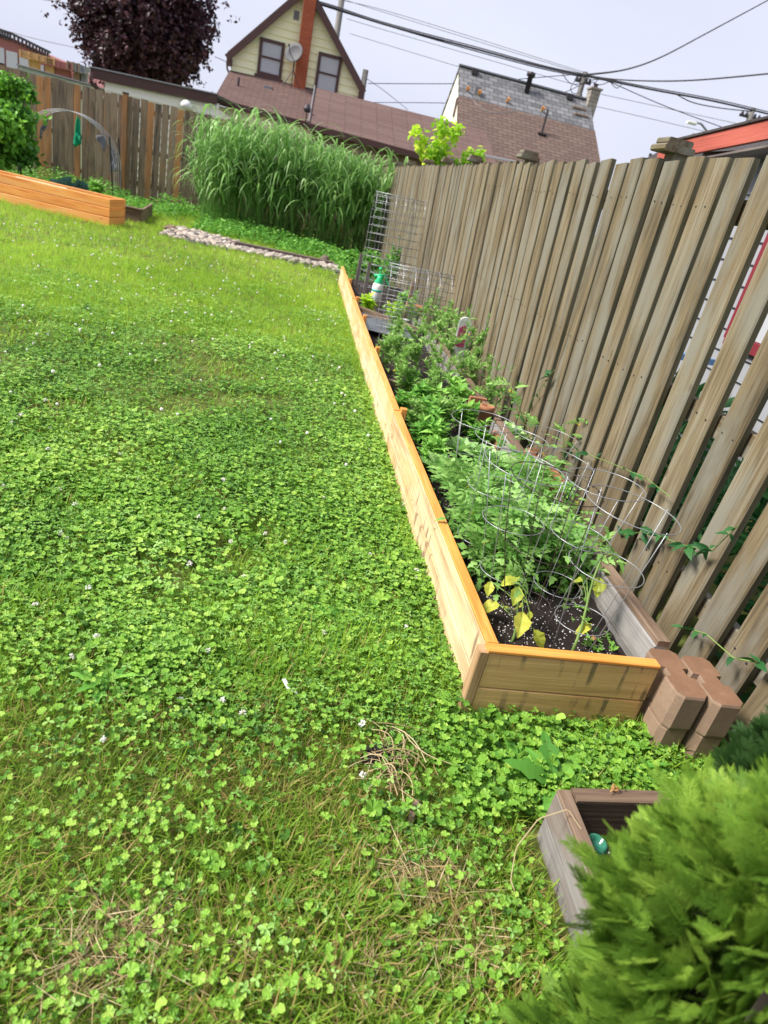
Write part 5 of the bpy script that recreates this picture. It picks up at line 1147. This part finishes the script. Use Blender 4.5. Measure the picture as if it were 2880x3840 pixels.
cable([(1250, -5), (1440, 38), (1800, 148), (2186, 270)], 40, 'faint high wire above the thick bundle', .014, 'grey'); cable([(1280, -5), (1440, 46), (1800, 158), (2186, 276)], 41, 'second faint high wire above the thick bundle', .014, 'grey')
cable([(1300, 70), (1440, 112), (1800, 215), (2170, 322)], 40, 'faint wire crossing above the grey roof', .014, 'grey'); cable([(1310, 125), (1440, 165), (1726, 252)], 42, 'faint wire ending at the left tip of the grey ridge', .014, 'grey')
cable([(1375, 295), (1440, 340), (1530, 412)], 30, 'short thin wire sloping down from the yellow house eave', .012, 'grey')
cable([(156, -3), (240, 10), (320, 20)], 45, 'short faint wire left of the purple tree', .02, 'grey'); cable([(-10, 105), (130, 145), (300, 182)], 60, 'faint wire above the far industrial building', .02, 'grey'); cable([(805, 212), (845, 230), (882, 248)], 30, 'short wire between the purple tree and the yellow house', .012, 'grey')
for i, (pts, lb) in enumerate(([[(2105, 268), (2125, 300), (2150, 316), (2185, 312), (2220, 308), (2250, 318), (2285, 306), (2300, 295)], 'looped cable hanging under the junction'], [[(2190, 285), (2160, 300), (2140, 330), (2150, 350), (2175, 345), (2190, 310)], 'small round cable loop left of the chimney'], [[(2195, 290), (2185, 330), (2182, 362), (2192, 375), (2210, 366), (2225, 350)], 'cable dropping to the grey chimney'], [[(2200, 285), (2215, 300), (2240, 298), (2225, 318)], 'short curled cable at the junction'], [[(2285, 300), (2300, 322), (2315, 330), (2330, 318), (2345, 312)], 'small hanging loop right of the junction'], [[(2190, 312), (2120, 345), (2070, 352)], 'thin wire from the junction to the grey roof'])):
    cable(pts, 27.6, lb, .014)
def lamp_post():
    a = PS(2655, 497, 34); base = Y(34, a[1]+.2, 0); t = thing('street_lamp', 'grey cobra head street lamp above the dark roof at the right', 'street lamp', tuple(base)); g = Geo()
    P = [base, Y(34, a[1]+.15, a[2]-.2), Y(34, a[1], a[2]), P3(2630, 465, 34), P3(2608, 458, 34)]; g.tube(P, .05, 7); g.obj('pole', 'grey', t, smooth=True)
    c = P3(2593, 461, 34); g = Geo(); g.box(c, (.22, .46, .12), bev=.05, along=1); g.obj('lamp_head', 'white', t)
lamp_post()

# ================================================================== LAWN PLANTS
oa = np.array([9.93, -4.46])
def lawn_mask(x, y, m=.0):
    d0 = x-P0[0]; d1 = y-P0[1]; s = d0*U[0]+d1*U[1]; w_ = d0*NN[0]+d1*NN[1]
    ok = np.where(s > .12, w_ < -.862-.015*s-m*.02, w_ < -.06)
    ok &= ~((s > 8.7) & (w_ > -1.0) & (w_ < -.1)) | (s > 8.7)
    ok &= ~((s < -.27) & (w_ > -.83))
    ok &= s < 15.1; ok &= w_ < -.02
    k = ((s-gA[0])*(gB-gA)[0]+(w_-gA[1])*(gB-gA)[1])/((gB-gA)@(gB-gA)); ls = gA[0]+(gB-gA)[0]*k
    ok &= ~((k > -.02) & (k < 1.03) & (s > ls-.06) & (s < ls+.7+.9*np.clip(.5-k, 0, .5)*2))
    q = (s-9.93)*.224+(w_+4.46)*(-.975); r = (s-9.93)*.975+(w_+4.46)*.224
    ok &= ~((q > -.01) & (q < 5.3) & (r > -.01) & (r < .5))
    return ok, s, w_
def wedge(n, r0, r1, a0=-52, a1=38):
    r = np.sqrt(rng.uniform(r0*r0, r1*r1, n)); a = np.radians(rng.uniform(a0, a1, n)); x = r*np.sin(a); y = r*np.cos(a); ok, s, w_ = lawn_mask(x, y); return x[ok], y[ok]
def jit(n, k): return rng.normal(0, k, (n, 3))
gr = Geo()
def blades(n, r0, r1, L0, L1, wk, T=T_BL, el=(.7, 1.45)):
    x, y = wedge(n, r0, r1); keep = rng.random(len(x)) < (.45+.8*vnoise(x, y, 41, 2.5))
    x, y = x[keep], y[keep]; n = len(x); z = hz(x, y)
    az = rng.uniform(0, 6.28, n); e = rng.uniform(*el, n); d = np.stack([np.cos(az)*np.cos(e), np.sin(az)*np.cos(e), np.sin(e)], 1); h_ = np.stack([np.cos(az), np.sin(az), 0*az], 1)
    up = h_*-np.sin(e)[:, None]+ZZ*np.cos(e)[:, None]; up = up+jit(n, .1)
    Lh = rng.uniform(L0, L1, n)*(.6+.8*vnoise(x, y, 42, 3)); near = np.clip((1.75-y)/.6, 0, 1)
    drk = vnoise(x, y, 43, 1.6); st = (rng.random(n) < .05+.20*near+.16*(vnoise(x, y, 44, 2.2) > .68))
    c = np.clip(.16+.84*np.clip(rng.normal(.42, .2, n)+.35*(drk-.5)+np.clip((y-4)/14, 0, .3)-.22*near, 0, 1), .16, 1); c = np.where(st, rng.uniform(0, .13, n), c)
    for q in range(len(T)):
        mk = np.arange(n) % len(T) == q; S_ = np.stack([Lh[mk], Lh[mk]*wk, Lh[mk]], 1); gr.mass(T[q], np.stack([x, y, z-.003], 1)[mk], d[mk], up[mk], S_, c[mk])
blades(85000, .35, 2.0, .035, .09, 1.15); blades(52000, 2.0, 3.5, .03, .075, 1.8); blades(60000, 3.5, 6.5, .03, .07, 2.6)
def tufts(n, r0, r1, L0, L1):
    x, y = wedge(n, r0, r1); n = len(x); z = hz(x, y); a = rng.uniform(0, 6.28, n); X = np.stack([np.cos(a), np.sin(a), 0*a], 1); drk = vnoise(x, y, 43, 1.6); b2 = vnoise(x, y, 47, .5)
    c = np.clip(.16+.84*np.clip(rng.normal(.82, .15, n)+.3*(drk-.5)+.25*(b2-.5), 0, 1), .16, 1); c = np.where(rng.random(n) < .03, .1, c); Lh = rng.uniform(L0, L1, n)
    for q in range(5):
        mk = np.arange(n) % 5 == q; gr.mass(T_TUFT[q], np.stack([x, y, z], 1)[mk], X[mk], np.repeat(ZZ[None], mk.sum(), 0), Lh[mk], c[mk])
tufts(42000, 5.6, 9, .045, .075); tufts(60000, 9, 18, .055, .095)
gr.obj('grass_blades', 'turf', kind='stuff')
gi = Geo(); gc = Geo()
def creepers(n, r0, r1, s0, s1, ivyp):
    x, y = wedge(n, r0, r1); ok, s, w_ = lawn_mask(x, y); dens = vnoise(x, y, 51, 2.2)*.6+vnoise(x, y, 52, 6)*.4; near = np.clip((y-1.1)/.45, .30, 1); edge = np.exp(-((w_+.95)/.5)**2)*.2
    keep = rng.random(len(x)) < np.clip((dens+edge-.22)*2.2, .06, 1)*near; x, y = x[keep], y[keep]; n = len(x)
    h_ = rng.uniform(.005, .05, n)*(.5+.9*vnoise(x, y, 53, 4)); pos = np.stack([x, y, hz(x, y)+h_+.012], 1); isiv = rng.random(n) < ivyp+.35*(vnoise(x, y, 54, 1.2)-.5)
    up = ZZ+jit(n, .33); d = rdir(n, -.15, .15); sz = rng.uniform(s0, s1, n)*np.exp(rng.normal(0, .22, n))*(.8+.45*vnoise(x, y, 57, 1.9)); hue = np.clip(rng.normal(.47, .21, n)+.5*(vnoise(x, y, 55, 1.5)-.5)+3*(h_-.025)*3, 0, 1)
    for q in range(2):
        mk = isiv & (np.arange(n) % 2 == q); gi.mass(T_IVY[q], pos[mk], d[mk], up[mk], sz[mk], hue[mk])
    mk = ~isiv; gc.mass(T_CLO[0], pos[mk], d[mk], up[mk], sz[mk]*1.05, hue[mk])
creepers(42000, .35, 2.0, .010, .022, .75)
for (n_, a_, b_, s0_, s1_, p_) in ((44000, 2, 3, .013, .028, .68), (48000, 3, 4, .013, .027, .6), (42000, 4, 5, .013, .027, .5), (36000, 5, 6, .014, .028, .45), (34000, 6, 7.5, .015, .029, .35), (26000, 7.5, 10.5, .017, .031, .3)): creepers(n_, a_, b_, s0_, s1_, p_)
# lush leaves in front of the end board and blocks
n = 1500; s = rng.uniform(-.28, .12, n); w_ = rng.uniform(-1.0, -.15, n); keep = rng.random(n) < .9; pos = P0+s[:, None]*U+w_[:, None]*NN+(rng.uniform(.01, .075, n)*(1-.5*(w_ > -.3)))[:, None]*ZZ
gi.mass(T_IVY[0], pos, rdir(n, -.1, .1), ZZ+jit(n, .35), rng.uniform(.016, .036, n), np.clip(rng.normal(.5, .22, n), 0, 1))
gi.obj('ground_ivy', 'ivy', kind='stuff'); gc.obj('clover_leaves', 'clover', kind='stuff')
# clover blossoms
g = Geo(); x, y = [np.concatenate(v) for v in zip(wedge(60, 1.2, 3, -45, 5), wedge(220, 3, 6, -48, 0), wedge(420, 6, 11, -48, -5))]
keep = rng.random(len(x)) < .3+.7*vnoise(x, y, 61, .8); x, y = x[keep], y[keep]
for i in range(len(x)):
    c = np.array([x[i], y[i], hz(x[i], y[i])+random.uniform(.035, .07)]); r = random.uniform(.007, .012)
    if y[i] < 3.2: n = 16; q_ = rdir(n, -.6, 1)*r*.7; g.mass((ICO1[0], [ICO1[1]]), c+q_, q_, rdir(n), np.stack([np.full(n, r*.45), np.full(n, r*.2), np.full(n, r*.2)], 1), rng.random(n))
    else: g.add(ICO1[0]*r+c, ICO1[1], 0, None, random.random())
g.obj('clover_blossoms', 'blossom', kind='stuff')
# broad weeds (plantain, dandelion) in the lawn
wl = [((1310, 2330), 'broad dandelion rosette in the lawn beside the pine bed', .13), ((1180, 2470), 'dandelion rosette near the white strip', .12), ((1370, 2480), 'dandelion rosette close to the front boards', .12), ((2080, 2950), 'large toothed weed leaf cluster in front of the old planter box', .16), ((2290, 2800), 'ribbed plantain weed between the blocks and the planter', .11), ((1950, 2850), 'upright dock leaf standing in the ivy', .12), ((2350, 2900), 'jagged leaf weed beside the cedar', .12), ((1500, 1920), 'small leaf rosette at the foot of the front board', .08), ((400, 2560), 'flat leaf rosette at the left of the lawn', .1)]
for (x, y), lb, L_ in wl:
    B = gnd(x, y, .03); n = 9; az = np.arange(n)*2.4; el = rng.uniform(.15, .7, n); d = np.stack([np.cos(az)*np.cos(el), np.sin(az)*np.cos(el), np.sin(el)], 1); g = Geo()
    g.mass(ovate(8, .17, .6, .35, .2, .22), np.repeat(B[None], n, 0), d, ZZ+jit(n, .2), L_*rng.uniform(.6, 1.1, n), rng.random(n)); g.obj('lawn_weed', 'weed', None, lb, 'weed', 'broad leaved weeds in the lawn')
# straw tuft, stick, strip
B = gnd(1450, 2890, .0); t = thing('dug_up_turf', 'upturned clod of soil and dry roots with straw lying in the grass', 'turf clod', tuple(B))
g = Geo(); rock(g, B+np.array([-.035, .02, .02]), (.045, .04, .03)); rock(g, B+np.array([.0, .045, .015]), (.03, .028, .025)); g.obj('soil_clod', 'soil', t)
g = Geo()
for i in range(60):
    o = B+np.array([random.gauss(.015, .04), random.gauss(.0, .045), random.uniform(.02, .05)]); a = random.uniform(0, 6.28); l = random.uniform(.05, .17); c1 = np.array([math.cos(a), math.sin(a), 0]); q = np.linspace(-.5, .5, 6)[:, None]
    g.tube(o+c1*l*q+np.cross(c1, ZZ)*random.uniform(-.25, .25)*l*(q*q*4)+ZZ*(.03*(1-4*q*q)*random.random()), random.uniform(.0008, .0019), 4)
g.obj('dry_roots', 'straw', t)
g = Geo(); a, b = gnd(1565, 3005, .03), gnd(1535, 3090, .012); g.tube([a, (a+b)/2+ZZ*.004, b], np.array([.009, .010, .008]), 9); g.obj('wooden_stick', 'old_brown', None, 'short brown stick lying in the grass below the straw', 'stick', smooth=True)
g = Geo(); a = gnd(1064, 2545, .055); b = gnd(1085, 2585, .045); c = gnd(1115, 2598, .04); 
g.beam(a, b, .012, .002); g.beam(b, c, .009, .002); g.obj('plastic_strip', 'white', None, 'thin white plastic strip lying in the ivy', 'strip')
# straw patches in the thin grass near the camera
g = Geo(); n = 1500; cx_ = [(1500, 3270), (1650, 3330), (900, 3650), (500, 3500), (1300, 3700), (300, 3650), (1750, 3600)]
for (px, py) in cx_:
    B = gnd(px, py, 0); n = 170; pos = B+np.stack([rng.normal(0, .055, n), rng.normal(0, .03, n), rng.uniform(.012, .035, n)], 1); g.mass(T_BL[0], pos, rdir(n, -.15, .35), rdir(n), np.stack([rng.uniform(.04, .11, n), rng.uniform(.03, .07, n), rng.uniform(.04, .1, n)], 1), rng.random(n))
g.obj('dry_straw_litter', 'straw', kind='stuff')
# dry tendril over the old planter
g = Geo(); P = [gnd(1950, 3400, .03), gnd(1915, 3300, .05), gnd(1935, 3180, .10), gnd(2020, 3070, .17), gnd(2130, 3035, .19), gnd(2180, 3110, .17)]
q = np.linspace(0, 5, 30); i0 = np.minimum(q.astype(int), 4); f = (q-i0)[:, None]; P = np.array(P); g.tube(P[i0]*(1-f)+P[i0+1]*f, .0014, 5); g.obj('dry_tendril', 'straw', None, 'thin dry tendril arching over the edge of the old planter box', 'vine')
g = Geo(); B = Y(-.285, -.62, .178); n = 10; g.mass(T_OV[1], B+jit(n, .012)*np.array([1, 1, .3])+np.array([0, -.01, -.0]), rdir(n), rdir(n), rng.uniform(.01, .02, n), rng.random(n)); g.tube([B, B+ZZ*.01-U*.02, B-ZZ*.06-U*.022], .001, 4); g.obj('dried_flower', 'brownleaf', None, 'dried brown flower stalk hanging over the planter end board', 'dried flower')
# blades growing against the front board
g = Geo(); n = 2600; s = rng.uniform(.1, 8.5, n)**1.0; w_ = bedw(s)-.012-rng.random(n)*.05; pos = P0+s[:, None]*U+w_[:, None]*NN; d = rdir(n, .5, 1); g.mass(T_BL[1], pos, d, rdir(n), np.stack([rng.uniform(.05, .11, n), rng.uniform(.08, .14, n), rng.uniform(.05, .1, n)], 1), rng.uniform(.2, .8, n)); g.obj('edge_grass', 'turf', kind='stuff')
for o in bpy.data.objects:
    if '_base' in o: del o['_base']
